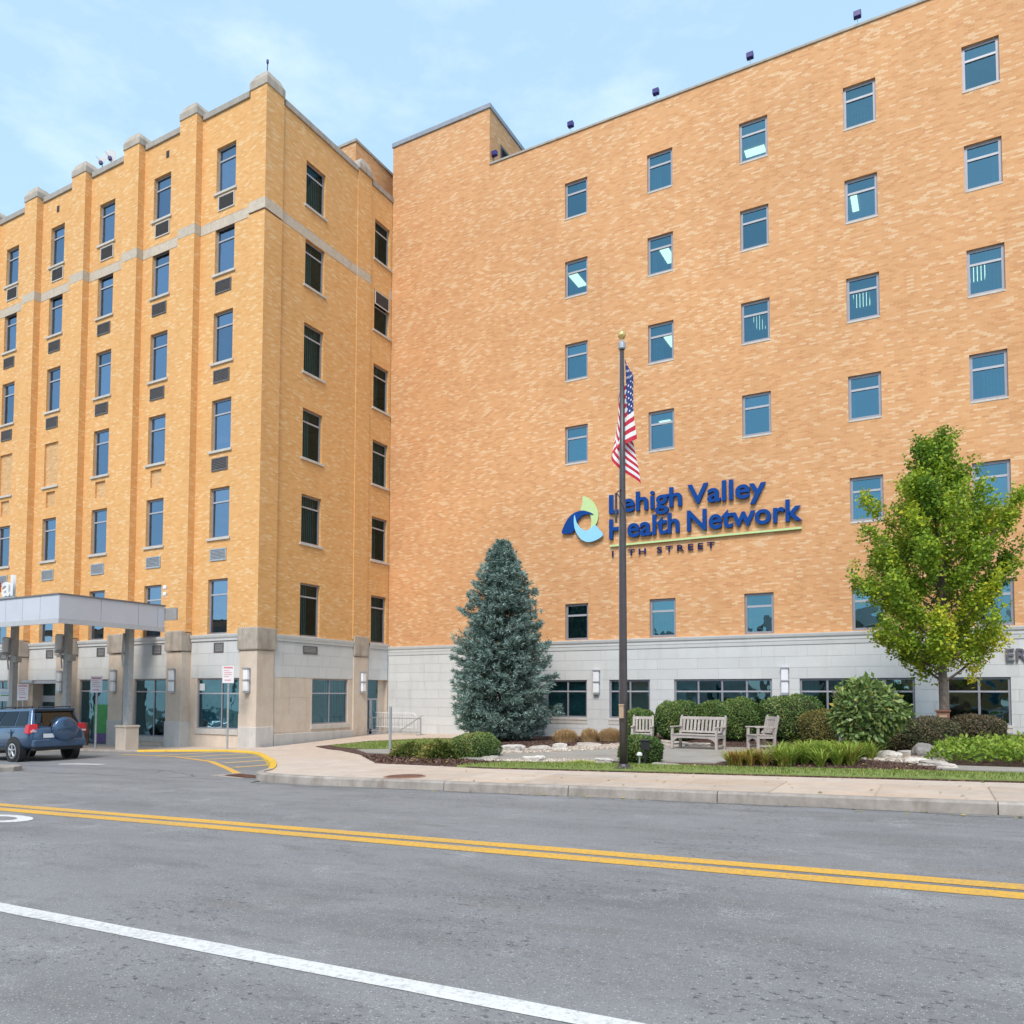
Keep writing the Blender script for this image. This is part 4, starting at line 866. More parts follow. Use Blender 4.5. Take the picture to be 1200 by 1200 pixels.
# ------------------------------------------------------------------ lettering
def text_mesh(txt, size, extr, off):
    cu = bpy.data.curves.new('t', 'FONT'); cu.body = txt; cu.size = size; cu.extrude = extr; cu.offset = off; cu.resolution_u = 6
    ob = bpy.data.objects.new('t', cu); COL.objects.link(ob)
    dg = bpy.context.evaluated_depsgraph_get(); me = bpy.data.meshes.new_from_object(ob.evaluated_get(dg)); bpy.data.objects.remove(ob); bpy.data.curves.remove(cu); return me
def bounds(me):
    if not len(me.vertices): return 0, 0, 0, 0
    co = np.array([v.co[:] for v in me.vertices]); return co[:, 0].min(), co[:, 0].max(), co[:, 1].min(), co[:, 1].max()
def letters(par, txt, x0, x1, zbase, capz, y, mat, extr=.05, off=.0, space=0.0, name='letter', standoff=.04):
    """letters as separate raised parts on a wall facing -Y, fitted between x0 and x1 with the given capital height"""
    hb = bounds(text_mesh('H', 1.0, 0, 0)); sz = 1.0
    k = capz/(hb[3]-hb[2]); pos = []; cum = 0
    for i, ch in enumerate(txt):
        w_all = bounds(text_mesh(txt[:i+1].replace(' ', '\u00a0')+'|', 1, 0, 0)); bar = bounds(text_mesh('|', 1, 0, 0)); adv = w_all[1]-bar[1]
        b = bounds(text_mesh(ch, 1, 0, 0)) if ch != ' ' else (0, 0, 0, 0)
        start = bounds(text_mesh(txt[:i].replace(' ', '\u00a0')+'|', 1, 0, 0))[1]-bar[1] if i else 0.0
        pos.append(start+space*i-.10*txt[:i].count(' ')*(space == 0))
    last = bounds(text_mesh(txt[-1], 1, 0, 0)); tot = pos[-1]+last[1]; first = bounds(text_mesh(txt[0], 1, 0, 0))[0]
    sx = (x1-x0)/(tot-first)
    for ch, p in zip(txt, pos):
        if ch == ' ': continue
        me = text_mesh(ch, 1.0, 0.5, off)
        for v in me.vertices:
            a, b, c = v.co; v.co = (x0+(p+a-first)*sx, y-standoff-extr*(c+.5), zbase+b*k)
        me.materials.clear(); me.materials.append(MAT[mat]); o = bpy.data.objects.new(name, me); COL.objects.link(o); o.parent = par
S = thing('wall_sign', 'blue health network lettering with three leaf logo on the orange brick wall', 'sign')
letters(S, 'Lehigh Valley', -11.69, -5.46, 7.52, .745, 30, 'sign_blue', .11, .021)
letters(S, 'Health Network', -11.69, -4.20, 6.46, .78, 30, 'sign_blue', .11, .021)
letters(S, '17TH STREET', -11.61, -7.38, 5.71, .235, 30, 'sign_navy', .05, .012, .28)
m = MB(); m.box(-11.70, -4.17, 29.89, 29.96, 6.125, 6.20); m.build('underline', 'sign_green', S)
def swoosh(pts, mat, y0):
    P = [Vector(p) for p in pts]; out = []
    for i in range(len(P)):
        a, b, c, d = P[i-1], P[i], P[(i+1) % len(P)], P[(i+2) % len(P)]
        for k in range(5):
            u = k/5; q = .5*((2*b)+(c-a)*u+(2*a-5*b+4*c-d)*u*u+(3*b-a-3*c+d)*u**3)
            if (b-c).length < .12: q = b.lerp(c, u)
            out.append((q.x, q.y))
    m = MB(); m.prism(out, (y0-30, y0-30+.06), WY(30)); m.build('logo_leaf', mat, S)
swoosh([(-13.87, 6.90), (-13.80, 7.16), (-13.62, 7.47), (-13.38, 7.68), (-13.05, 7.78), (-12.70, 7.72), (-12.42, 7.57), (-12.66, 7.60), (-12.92, 7.56), (-13.14, 7.38), (-13.24, 7.12), (-13.36, 6.90), (-13.5, 6.86)], 'sign_blue', 29.86)
swoosh([(-12.91, 8.40), (-12.62, 8.27), (-12.36, 7.98), (-12.22, 7.60), (-12.30, 7.18), (-12.66, 6.80), (-12.55, 7.10), (-12.54, 7.42), (-12.64, 7.68), (-12.85, 7.78), (-13.03, 7.83), (-12.93, 8.10)], 'sign_green', 29.90)
swoosh([(-13.27, 7.62), (-13.17, 7.28), (-12.98, 7.02), (-12.72, 6.90), (-12.50, 7.00), (-12.34, 7.10), (-12.14, 6.88), (-11.98, 6.64), (-12.34, 6.44), (-12.72, 6.42), (-13.03, 6.62), (-13.24, 6.98), (-13.30, 7.35)], 'sign_sky', 29.83)
S2 = thing('entrance_sign', 'dark capital letters partly behind the ginkgo above a ground floor window', 'sign')
letters(S2, 'ER', 2.09, 2.66, 1.12, .41, 30, 'sign_grey', .06, .01)
S3 = thing('canopy_sign', 'white raised letters standing on the front edge of the entrance canopy', 'sign')
letters(S3, 'al', -29.15, -28.50, 3.46, .70, 15.5, 'white', .10, .02, standoff=0.0)
m = MB(); m.box(-29.56, -29.42, 15.40, 15.50, 3.62, 3.98); m.build('red_letter_edge', 'sign_red', S3); m = MB(); m.box(-29.6, -28.4, 15.42, 15.52, 3.345, 3.42); m.build('mounting_rail', 'galv', S3)

# ------------------------------------------------------------------ flagpole and flag
PX, PY = -5.44, 14.61; PG = G(PX, PY)
fp = thing('flagpole', 'tall dark bronze flagpole with gold ball by the sidewalk', 'flagpole', (PX, PY, PG))
m = MB(); m.lathe((0, 0, 0), [(.084, 0.03), (.080, 1.5), (.072, 3.5), (.058, 6.0), (.042, 8.50)], 20); m.build('pole', 'bronze', fp, smooth=True)
m = MB(); m.lathe((0, 0, 0), [(.20, .005), (.20, .03), (.12, .07), (.10, .12)], 20); m.build('base_flange', 'bronze', fp)
m = MB(); m.lathe((0, 0, 8.50), [(.06, 0), (.075, .02), (.075, .13), (.05, .16), (.02, .18), (.02, .24)], 14); m.build('truck', 'galv', fp)
m = MB(); m.lathe((0, 0, 8.80), [(.01, -.085), (.05, -.07), (.078, -.03), (.085, .01), (.07, .05), (.04, .078), (.01, .085)], 16); m.build('ball', 'gold', fp, smooth=True)
m = MB(); m.box(-.045, .05, -.145, -.085, 1.02, 1.26); m.box(-.05, .055, -.15, -.085, 1.265, 1.30); m.build('cleat_box', 'cream_tag', fp, bevel=.01)
m = MB(); m.tube((-.12, -.05, 4.95), (-.12, -.05, 5.55), .028, n=8); m.tube((-.12, -.05, 5.55), (.0, -.08, 5.60), .01, n=6); m.tube((-.09, -.09, 5.55), (.10, -.10, 5.2), .012, n=6); m.build('halyard_clip', 'bronze', fp)
m = MB(); m.tube((-.10, .03, .9), (-.075, .03, 8.5), .006, n=5); m.build('halyard', 'galv', fp)
NS, NTT = 70, 40; LF, HF = 1.95, 1.30; V = []; UVs = []
rgt = Vector((rx.x, rx.y, 0)).normalized(); awy = Vector((-rgt.y, rgt.x, 0))
for j in range(NTT+1):
    t_ = j/NTT
    for i in range(NS+1):
        s_ = i/NS
        ph = 2*math.pi*(1.18*s_)
        amp = (.035+.215*min(1, s_*3.2))*(.75+.45*t_)
        x_ = .055+amp*math.sin(ph)*(1.0 if s_ < .4 else .95)+.06*s_+.035*math.sin(11*s_+3*t_)+.06*s_*t_*0
        y_ = .02+.20*s_**.8*math.sin(ph*.9+1.2)+.03*math.sin(17*s_+2*t_)
        z_ = -HF*t_-1.56*s_**1.05*(1-.22*t_)-.05*math.sin(9*s_)
        if s_ > .38 and s_ < .75: y_ += .18*math.sin((s_-.38)/.37*math.pi)
        p = rgt*x_+awy*y_+Vector((0, 0, z_)); V.append(p[:])
F = [(j*(NS+1)+i, j*(NS+1)+i+1, (j+1)*(NS+1)+i+1, (j+1)*(NS+1)+i) for j in range(NTT) for i in range(NS)]
fl = mesh_np('flag', V, F, 'flag', smooth=True); fl.location = (PX, PY, 6.86)
lay = fl.data.uv_layers.new(name='UVMap'); vi = np.empty(len(fl.data.loops), np.int32); fl.data.loops.foreach_get('vertex_index', vi)
uu = (vi % (NS+1))/NS; vv = (vi//(NS+1))/NTT; lay.data.foreach_set('uv', np.stack([uu, vv], 1).astype(np.float32).ravel())
tag(fl, 'striped and starred flag hanging limp from the dark flagpole', 'flag')

# ------------------------------------------------------------------ trees
def branch(m, pts, r0, r1, n=7):
    for k in range(len(pts)-1):
        a = r0+(r1-r0)*k/(len(pts)-1); b = r0+(r1-r0)*(k+1)/(len(pts)-1); m.tube(pts[k], pts[k+1], a, b, n)
# blue spruce
SX, SY = -14.75, 26.25; SG = G(SX, SY); SH = 7.85
sp = thing('spruce_tree', 'dense blue spruce tree with branches down to the mulch', 'tree', (SX, SY, SG))
m = MB(); branch(m, [(0, 0, -.1), (.02, 0, 2.5), (0, .02, 5), (0, 0, SH-.2)], .17, .02, 9); m.build('trunk', 'bark_dark', sp)
def sp_r(h):  # crown radius by height fraction
    xs = [0, .04, .10, .25, .40, .55, .70, .82, .92, 1.0]; ys = [1.25, 1.55, 1.80, 1.82, 1.70, 1.45, 1.12, .80, .45, .04]; return np.interp(h, xs, ys)
bm_ = MB(); Cc = []; Dd = []; Nn = []; Ll = []; Tt = []
nb = 0; z = .22
while z < SH-.12:
    h = z/SH; n = int(18-8*h); a0 = rng.uniform(0, 6.28)
    for i in range(n):
        az = a0+2*math.pi*i/n+rng.normal(0, .14); Rr = sp_r(h)*rng.uniform(.80, 1.13)*(1+.09*math.sin(3*az+4*h)+.07*math.sin(5*az-9*h)); zz = z+rng.normal(0, .045)
        d = np.array([math.cos(az), math.sin(az), 0]); pr = np.array([-d[1], d[0], 0])
        slope = (.42*h**1.5-.16)  # lower limbs droop, top ones rise
        def pt(u): return d*Rr*u+np.array([0, 0, zz+Rr*(slope*u+.20*u*u)])
        if z < SH*.8: branch(bm_, [tuple(pt(0)), tuple(pt(.5)), tuple(pt(.92))], .028*(1-h*.6), .006, 4)
        nt = int(7+15*Rr/1.8); tb = rng.uniform(.25, .75)
        for u in rng.uniform(.22, 1.0, nt)**.75:
            c = pt(u); side = rng.choice([-1, 1]); sp_l = Rr*.42*(1-u*.75)*rng.uniform(.25, 1)
            c = c+pr*side*sp_l+d*sp_l*.35+np.array([0, 0, rng.normal(0, .03)-.05*sp_l])
            dr = d*rng.uniform(.5, 1)+pr*side*rng.uniform(0, .9)+np.array([0, 0, rng.uniform(-.15, .45)])
            for b in range(13):
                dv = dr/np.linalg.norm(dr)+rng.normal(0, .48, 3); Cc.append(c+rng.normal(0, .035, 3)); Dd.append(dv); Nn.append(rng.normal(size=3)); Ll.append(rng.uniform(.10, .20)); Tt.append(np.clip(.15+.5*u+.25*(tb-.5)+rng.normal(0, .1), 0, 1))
    z += .27-.10*h
for k in range(9000):
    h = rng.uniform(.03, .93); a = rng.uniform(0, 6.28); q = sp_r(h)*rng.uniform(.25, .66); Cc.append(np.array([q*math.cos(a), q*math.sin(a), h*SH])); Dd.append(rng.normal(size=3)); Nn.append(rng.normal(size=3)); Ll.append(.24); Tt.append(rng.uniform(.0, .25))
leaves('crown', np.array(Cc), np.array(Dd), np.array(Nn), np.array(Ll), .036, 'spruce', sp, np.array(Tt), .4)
bm_.build('limbs', 'bark_dark', sp)
# ginkgo
GX, GY = .22, 24.8; GG = G(GX, GY); GH = 9.45
gk = thing('ginkgo_tree', 'young upright ginkgo tree turning yellow low in its crown', 'tree', (GX, GY, GG))
m = MB(); branch(m, [(0, 0, -.1), (.02, .0, 1.2), (-.02, .02, 2.6), (.03, 0, 5), (-.10, 0, 7.2), (-.2, -.05, GH-.9)], .155, .018, 10); m.build('trunk', 'bark', gk)
bm_ = MB(); Cc = []; Dd = []; Nn = []; Ll = []; Tt = []
def gk_r(h): return np.interp(h, [0, .10, .2, .32, .45, .58, .72, .85, 1], [.80, 1.28, 1.72, 2.0, 2.05, 1.80, 1.18, .70, .34])
nl = 74
for i in range(nl):
    h0 = (i+.5)/nl; z0 = 1.75+(GH-2.75)*h0; az = i*2.399+rng.normal(0, .25); rr = gk_r(min(1, h0+.10))*rng.uniform(.72, 1.12)
    rise = rng.uniform(.45, .95)*(1+.9*h0); d = np.array([math.cos(az), math.sin(az), 0]); pr = np.array([-d[1], d[0], 0])
    x0 = np.array([-.03-.2*max(0, h0-.4), 0, z0]); bend = rng.normal(0, .15)
    def pt(u): return x0+d*rr*u+pr*bend*u*u*rr+np.array([0, 0, rr*rise*u*(.75+.25*u)])
    branch(bm_, [tuple(pt(0)), tuple(pt(.35)), tuple(pt(.7)), tuple(pt(1.0))], .045*(1-h0*.6), .008, 5)
    yl = np.clip(rng.normal(.56-.26*h0, .12)+(.06 if math.sin(az-.3) < 0 else 0), .2, .85)
    npuff = int(8+11*rr)
    for q in range(npuff):
        u = rng.uniform(.28, 1.06)**.8; pc = pt(u)+rng.normal(0, .13, 3)*(1.3-.5*u)
        ax_ = d*.5+np.array([0, 0, 1.0])+rng.normal(0, .45, 3); ax_ /= np.linalg.norm(ax_); ln = rng.uniform(.28, .62)
        k = 36
        w = rng.uniform(-.5, .5, k); P = pc+ax_*(w*ln)[:, None]+rng.normal(0, .075, (k, 3))
        Cc.append(P); dv = rng.normal(size=(k, 3)); dv[:, 2] -= .1; Dd.append(dv); nn = rng.normal(0, .6, (k, 3)); nn[:, 2] += 1; Nn.append(nn); Ll.append(rng.uniform(.07, .125, k)); Tt.append(np.clip(yl+rng.normal(0, .07)+rng.normal(0, .07, k), 0, 1))
leaves('crown', np.concatenate(Cc), np.concatenate(Dd), np.concatenate(Nn), np.concatenate(Ll), .078, 'ginkgo', gk, np.concatenate(Tt), .72)
bm_.build('limbs', 'bark', gk)
wt = thing('wooden_feeder', 'small brown wooden box strapped to the ginkgo trunk on a thin stake', 'feeder', (.20, 24.58, GG))
m = MB(); m.box(-.16, .16, -.10, .04, .84, 1.02); m.box(-.19, .19, -.13, .05, 1.022, 1.07); m.build('body', 'mesh_brown', wt, bevel=.01); m = MB(); m.box(-.09, .10, -.105, -.098, .87, .94); m.build('front_panel', 'cream_tag', wt); m = MB(); m.tube((0.02, -.03, 0), (0.02, -.03, .84), .018); m.build('stake', 'bark_dark', wt)

# ------------------------------------------------------------------ shrubs
def clipped(name, label, cat, x, y, rx_, ry, rz_, zc, mat, n, ls, group=None, p=2.6, tint=(.5, .18), topl=.12, parent_loc=None, rot=0):
    """leafy clipped shrub: a superellipsoid of leaf faces round a dark twig core"""
    z0 = G(x, y); o = thing(name, label, cat, (x, y, z0), rot, group)
    v = rng.normal(size=(n, 3)); v /= np.linalg.norm(v, axis=1, keepdims=True)
    q = 1/(np.abs(v[:, 0])**p+np.abs(v[:, 1])**p+np.abs(v[:, 2])**p)**(1/p); u = v*q[:, None]
    lump = 1+.045*np.sin(5*v[:, 0]+3*v[:, 2]+x*7)+.04*np.sin(6*v[:, 1]-4*v[:, 2]+y*5)+.03*np.sin(11*v[:, 0]+9*v[:, 1])
    dep = 1-np.abs(rng.normal(0, .055, n))
    C = u*np.array([rx_, ry, rz_])*(lump*dep)[:, None]+np.array([0, 0, zc]); k = C[:, 2] > .02; C = C[k]; v = v[k]
    D = v*.5+rng.normal(0, .6, (len(C), 3)); D[:, 2] += .25; N = v+rng.normal(0, .55, v.shape)
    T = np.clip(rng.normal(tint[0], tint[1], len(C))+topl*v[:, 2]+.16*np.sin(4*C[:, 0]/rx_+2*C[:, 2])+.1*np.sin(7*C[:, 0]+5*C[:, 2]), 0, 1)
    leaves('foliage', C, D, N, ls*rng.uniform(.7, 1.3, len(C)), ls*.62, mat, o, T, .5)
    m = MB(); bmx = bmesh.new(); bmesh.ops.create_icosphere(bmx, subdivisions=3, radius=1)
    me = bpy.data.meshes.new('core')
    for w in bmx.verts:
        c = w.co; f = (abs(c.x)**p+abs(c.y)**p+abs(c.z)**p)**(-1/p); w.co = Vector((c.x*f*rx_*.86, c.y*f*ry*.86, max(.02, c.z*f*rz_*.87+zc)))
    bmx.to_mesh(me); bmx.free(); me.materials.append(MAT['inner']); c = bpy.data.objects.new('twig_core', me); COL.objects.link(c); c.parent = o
    m = MB(); 
    for a in range(4): m.tube((.12*math.cos(a*1.7), .12*math.sin(a*1.7), -.05), (.35*rx_*math.cos(a*1.7), .35*ry*math.sin(a*1.7), max(.15, zc-.3*rz_)), .03, .02, 6)
    m.build('stem', 'bark_dark', o)
    return o
HG = 'clipped hedge shrubs behind the benches'
for lb, u in (('low clipped hedge shrub just right of the flagpole, leftmost of its row', (-8.95, 25.6, .54, .6, .52, .56)), ('clipped hedge shrub overlapping the left end of the long bench back', (-7.70, 25.9, .70, .7, .66, .64)),
      ('clipped hedge shrub in shade straight behind the right half of the long bench', (-6.66, 26.6, .52, .6, .60, .62)), ('tall clipped hedge shrub between the long bench and the side facing chair', (-5.66, 26.0, .66, .72, .68, .66)), ('broadest clipped hedge shrub standing behind the side facing chair', (-4.02, 26.1, .96, .8, .72, .68))):
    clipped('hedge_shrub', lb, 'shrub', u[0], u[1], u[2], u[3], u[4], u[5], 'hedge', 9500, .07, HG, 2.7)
clipped('round_shrub', 'olive brown round shrub between the broad hedge and the big leaved bush', 'shrub', -3.02, 24.9, .60, .58, .55, .50, 'olive', 6500, .06, tint=(.5, .2))
clipped('round_shrub', 'small dark green clipped ball right behind the flagpole base', 'shrub', -6.22, 17.9, .50, .48, .35, .30, 'hedge', 8000, .05, tint=(.42, .15))
clipped('round_shrub', 'bright topped green clipped ball at the corner of the front mulch bed', 'shrub', -11.12, 18.3, .62, .58, .38, .27, 'hedge', 8500, .05, tint=(.58, .15), topl=.3)
clipped('dusky_shrub', 'dull green mounded shrub half hidden by the big leaved bush', 'shrub', -.92, 23.9, .62, .55, .52, .42, 'dusky', 6500, .06, tint=(.45, .2))
clipped('dusky_shrub', 'dull green mounded shrub in front of the ginkgo trunk', 'shrub', -.05, 23.6, .68, .6, .50, .42, 'dusky', 7000, .06, tint=(.5, .2))
clipped('dusky_shrub', 'purplish low shrub under the window right of the ginkgo', 'shrub', 1.02, 25.6, .72, .5, .42, .42, 'dusky', 6000, .06, tint=(.7, .2))
# broad leaved bush
BX, BY = -1.50, 21.2; BG = G(BX, BY)
bs = thing('broadleaf_bush', 'large broad leaved bush with yellowing leaves on forked stems', 'bush', (BX, BY, BG))
bm_ = MB(); Cc = []
for i in range(13):
    az = i*2.4; l = rng.uniform(.5, 1.0); tip = np.array([math.cos(az)*.85*l, math.sin(az)*.7*l, rng.uniform(1.0, 1.75)])
    a = np.array([.18*math.cos(az), .12*math.sin(az), 0]); b = a*1.5+np.array([0, 0, .55]); branch(bm_, [tuple(a-[0, 0, .1]), tuple(b), tuple((b+tip)/2+rng.normal(0, .05, 3)), tuple(tip)], .045, .012, 6)
bm_.build('stem', 'bark', bs)
n = 3600; v = rng.normal(size=(n, 3)); v /= np.linalg.norm(v, axis=1, keepdims=True); rr = rng.uniform(.35, 1.0, n)**.45
lump = 1+.10*np.sin(4*v[:, 0]+2)+.09*np.sin(5*v[:, 2]+3*v[:, 0])+.06*np.sin(9*v[:, 1]+7*v[:, 0])
C = v*np.array([.93, .85, .82])*(rr*lump)[:, None]+np.array([0.05, 0, 1.15]); k = C[:, 2] > .28+.25*np.abs(C[:, 0]); C, v = C[k], v[k]
D = v*.6+rng.normal(0, .6, C.shape); D[:, 2] -= .25; N = v*.6+rng.normal(0, .5, C.shape); N[:, 2] += .6
leaves('foliage', C, D, N, rng.uniform(.12, .22, len(C)), rng.uniform(.065, .10, len(C)), 'magnolia', bs, np.clip(rng.normal(.48, .2, len(C)), 0, 1), .55)
# variegated low shrubs in the front bed
for lb, x, y, r, h in (('yellow green low shrub nearest the thin steel post', -13.0, 17.9, .52, .34), ('yellowing low shrub in the middle of the front mulch bed', -12.25, 17.75, .48, .32), ('leafy low shrub with red tinged edges beside the clipped ball', -11.60, 17.25, .56, .42)):
    o = thing('low_shrub', lb, 'shrub', (x, y, G(x, y)), 0, 'low variegated shrubs in the front bed')
    n = 2600; v = rng.normal(size=(n, 3)); v[:, 2] = np.abs(v[:, 2]); v /= np.linalg.norm(v, axis=1, keepdims=True); q = rng.uniform(.3, 1.08, n)**.5
    lump = 1+.16*np.sin(5*v[:, 0]+x)+.14*np.sin(7*v[:, 1]+4*v[:, 2]); C = v*np.array([r, r*.9, h])*(q*lump)[:, None]
    D = v+rng.normal(0, .5, C.shape); N = rng.normal(0, .6, C.shape); N[:, 2] += .7
    leaves('foliage', C, D, N, rng.uniform(.06, .12, n), .05, 'lowshrub', o, np.clip(rng.normal(.5, .17, n)+.2*np.sin(3*C[:, 0]/r+x*3), 0, 1), .5)
    m = MB()
    for a in range(9): m.tube((0, 0, -.03), (r*.6*math.cos(a*.7), r*.5*math.sin(a*.7), h*.7), .012, .006, 5)
    m.build('stem', 'bark_dark', o)
def tuft(name, label, cat, x, y, n, h, spread, w, mat, group=None, dome=0, droop=.5, tint=(.5, .2), base=.1, kind=None, parts=True):
    o = None; V = []; Fc = []; T = []; S4 = 5
    az = rng.uniform(0, 6.28, n); ll = h*rng.uniform(.55, 1.15, n); out = spread*rng.uniform(.1, 1, n); br = base*np.sqrt(rng.uniform(0, 1, n)); ba = rng.uniform(0, 6.28, n); tt = np.clip(rng.normal(*tint, n), 0, 1)
    if dome: ll = h*(1.05-dome*((out/spread)*.5+(br/base)*.5)**2)*rng.uniform(.75, 1.1, n)
    for i in range(n):
        d = np.array([math.cos(az[i]), math.sin(az[i]), 0]); pr = np.array([-d[1], d[0], 0]); b = np.array([br[i]*math.cos(ba[i]), br[i]*math.sin(ba[i]), 0]); s0 = len(V)
        for k in range(S4):
            u = k/(S4-1); c = b+d*out[i]*(u**1.3)+np.array([0, 0, ll[i]*(u*1.25-droop*u*u)]); ww = w*(1-u**2*.95)*(.6+.8*u if u < .4 else .95); V += [c-pr*ww*.5, c+pr*ww*.5]; T += [tt[i]]*2
        for k in range(S4-1): Fc.append((s0+2*k, s0+2*k+1, s0+2*k+3, s0+2*k+2))
    me_o = mesh_np(name if not parts else 'blades', V, Fc, mat, tint=T)
    return me_o
for lb, x, y, r in (('left clump of dry tan ornamental grass by the spruce', -11.75, 25.6, .62), ('middle and smallest clump of dry tan ornamental grass', -10.85, 25.7, .45), ('right clump of dry tan ornamental grass left of the flagpole', -10.05, 25.7, .58)):
    o = thing('grass_clump', lb, 'grass', (x, y, G(x, y)+.02), 0, 'dry ornamental grass clumps'); b = tuft('blades', '', '', 0, 0, 2600, .86, r*.62, .012, 'dry', droop=.72, tint=(.74, .24), base=.40*r/.6, dome=.75); b.parent = o; b.scale = (1, .85, 1)
# daylily beds and ground cover
def mass(name, label, cat, spots, n, h, spread, w, mat, tint, droop=.62, base=.08):
    V = []; Fc = []; T = []; off = 0
    for (x, y, s, dt) in spots:
        o = tuft(name, '', '', 0, 0, n, h*s, spread*s, w, mat, droop=droop, tint=(tint[0]+dt, tint[1]), base=base)
        me = o.data; co = np.empty(len(me.vertices)*3, np.float32); me.vertices.foreach_get('co', co); co = co.reshape(-1, 3)+np.array([x, y, G(x, y)+.015]); tt = np.empty(len(me.vertices), np.float32); me.attributes['tint'].data.foreach_get('value', tt)
        f = np.empty(len(me.loops), np.int32); me.loops.foreach_get('vertex_index', f); V.append(co); Fc.append(f.reshape(-1, 4)+off); T.append(tt); off += len(co); bpy.data.objects.remove(o); bpy.data.meshes.remove(me)
    return tag(mesh_np(name, np.concatenate(V), np.concatenate(Fc), mat, tint=np.concatenate(T)), label, cat, kind='stuff')
sp1 = [(x, y, rng.uniform(.85, 1.15), rng.normal(0, .05)) for x, y in scatter([(-3.1, 17.9), (-1.75, 18.3), (-1.25, 19.8), (-1.3, 20.9), (-2.6, 20.6), (-3.3, 19.2)], 38)]
mass('daylily_bed', 'green daylily leaves arching over the mulch below the broad leaved bush', 'daylilies', sp1, 85, .66, .62, .030, 'lily', (.52, .13))
sp1 = [(x, y, rng.uniform(.6, .9), rng.normal(0, .1)) for x, y in scatter([(-4.3, 17.6), (-3.3, 17.3), (-2.9, 17.9), (-3.2, 18.7), (-4.2, 18.4)], 12)]
mass('daylily_bed', 'yellowed and browning daylily leaves in front of the side facing chair', 'daylilies', sp1, 75, .62, .6, .026, 'lily', (.78, .16))
pc = scatter([(-.25, 20.0), (.3, 19.3), (9, 19.0), (9, 23.5), (1.2, 23.8), (.3, 22.0)], 14000); zc = gz(pc); hh = .42*rng.uniform(.25, 1.1, len(pc))*(1+.25*np.sin(pc[:, 0]*2.3)*np.sin(pc[:, 1]*1.9))
hh = hh*np.clip((pc[:, 0]+.45)/.5, .3, 1)
D = rng.normal(0, .8, (len(pc), 3)); D[:, 2] += .5; N = rng.normal(0, .6, (len(pc), 3)); N[:, 2] += .8; N[:, 1] -= .3
tag(leaves('ground_cover', np.column_stack([pc, zc+hh]), D, N, rng.uniform(.08, .16, len(pc)), .055, 'cover', tint=np.clip(rng.normal(.42, .17, len(pc))+.45*(hh-.2), 0, 1), wide=.5), 'low bright green ground cover filling the bed right of the dry stream', 'ground cover', kind='stuff')
o = thing('yellow_plant', 'tiny yellow green plant at the gravel edge left of the flagpole', 'plant', (-7.35, 16.95, G(-7.35, 16.95)+.02)); b = tuft('blades', '', '', 0, 0, 160, .16, .42, .02, 'cover', droop=.9, tint=(.95, .1), base=.3); b.parent = o

n = 420; P = np.concatenate([scatter(STRIP, 190), scatter([(-9, 11.6), (6, 11.6), (6, 14.1), (-9, 14.1)], 60), scatter([(-8, 11.1), (6, 11.1), (6, 11.36), (-8, 11.36)], 60), scatter(FRONTB, 50), scatter([(-3.0, 16.8), (0, 17.3), (0, 19), (-3, 19)], 60)])
zf = np.array([(road_z(x) if y < 11.38 else max(G(x, y), road_z(x)+.15+.006 if y < 14.12 else -9))+.016+(.03 if y > 14.15 else 0) for x, y in P])
D = rng.normal(size=(n, 3)); D[:, 2] *= .15; N = rng.normal(0, .25, (n, 3)); N[:, 2] = 1
tag(leaves('fallen_leaves', np.column_stack([P, zf]), D, N, rng.uniform(.04, .085, n), .05, 'lowshrub', tint=rng.uniform(.6, 1, n)), 'scattered fallen yellow leaves on the grass strip and sidewalk', 'leaves', kind='stuff')
# ------------------------------------------------------------------ stones
def rock(label, x, y, sx, sy, sz, mat, seed, zoff=0, rz=0, boxy=.5, name='edging_stone', group=None):
    r = random.Random(seed); bm = bmesh.new(); bmesh.ops.create_icosphere(bm, subdivisions=3, radius=1)
    ph = [r.uniform(0, 6.28) for _ in range(6)]
    for v in bm.verts:
        c = v.co; p = 2+boxy*5; f = (abs(c.x)**p+abs(c.y)**p+abs(c.z)**p)**(-1/p); k = 1+.09*math.sin(4*c.x+ph[0])+.08*math.sin(5*c.y+ph[1])+.07*math.sin(6*c.z+ph[2])+.04*math.sin(11*c.x+7*c.y+ph[3])+r.uniform(-.02, .02)
        v.co = Vector((c.x*f*sx*k, c.y*f*sy*k, c.z*f*sz*k))
    me = bpy.data.meshes.new(name); bm.to_mesh(me); bm.free(); me.materials.append(MAT[mat]); o = bpy.data.objects.new(name, me); COL.objects.link(o)
    o.location = (x, y, G(x, y)+sz*.62+zoff); o.rotation_euler = (r.uniform(-.08, .08), r.uniform(-.08, .08), rz); return tag(o, label, 'stone', group)
EG = 'edging stones along the path'
for i, (lb, x, y, sx, sz, mt) in enumerate((('squarish pale edging stone next to the clipped ball', -11.72, 20.2, .23, .15, 'rock_white'), ('longest white edging stone below the spruce', -11.12, 20.4, .37, .16, 'rock_white'), ('grey mottled edging stone third from the clipped ball', -10.45, 20.9, .30, .14, 'rock'),
      ('pale wedge shaped edging stone at the start of the gravel', -9.95, 21.3, .26, .16, 'rock_white'), ('long low tan edging stone behind the gravel', -9.9, 23.4, .5, .10, 'rock'), ('flat tan stone at the back of the gravel by the armchair', -8.6, 24.9, .48, .12, 'rock'), ('low tan stone under the left end of the long bench', -7.35, 24.35, .45, .12, 'rock'), ('tan stone slab peeking out below the long bench', -6.55, 24.2, .40, .10, 'rock'))):
    rock(lb, x, y, sx, sx*.55, sz, mt, i, -.04, rng.uniform(-.15, .25), .7, group=EG)
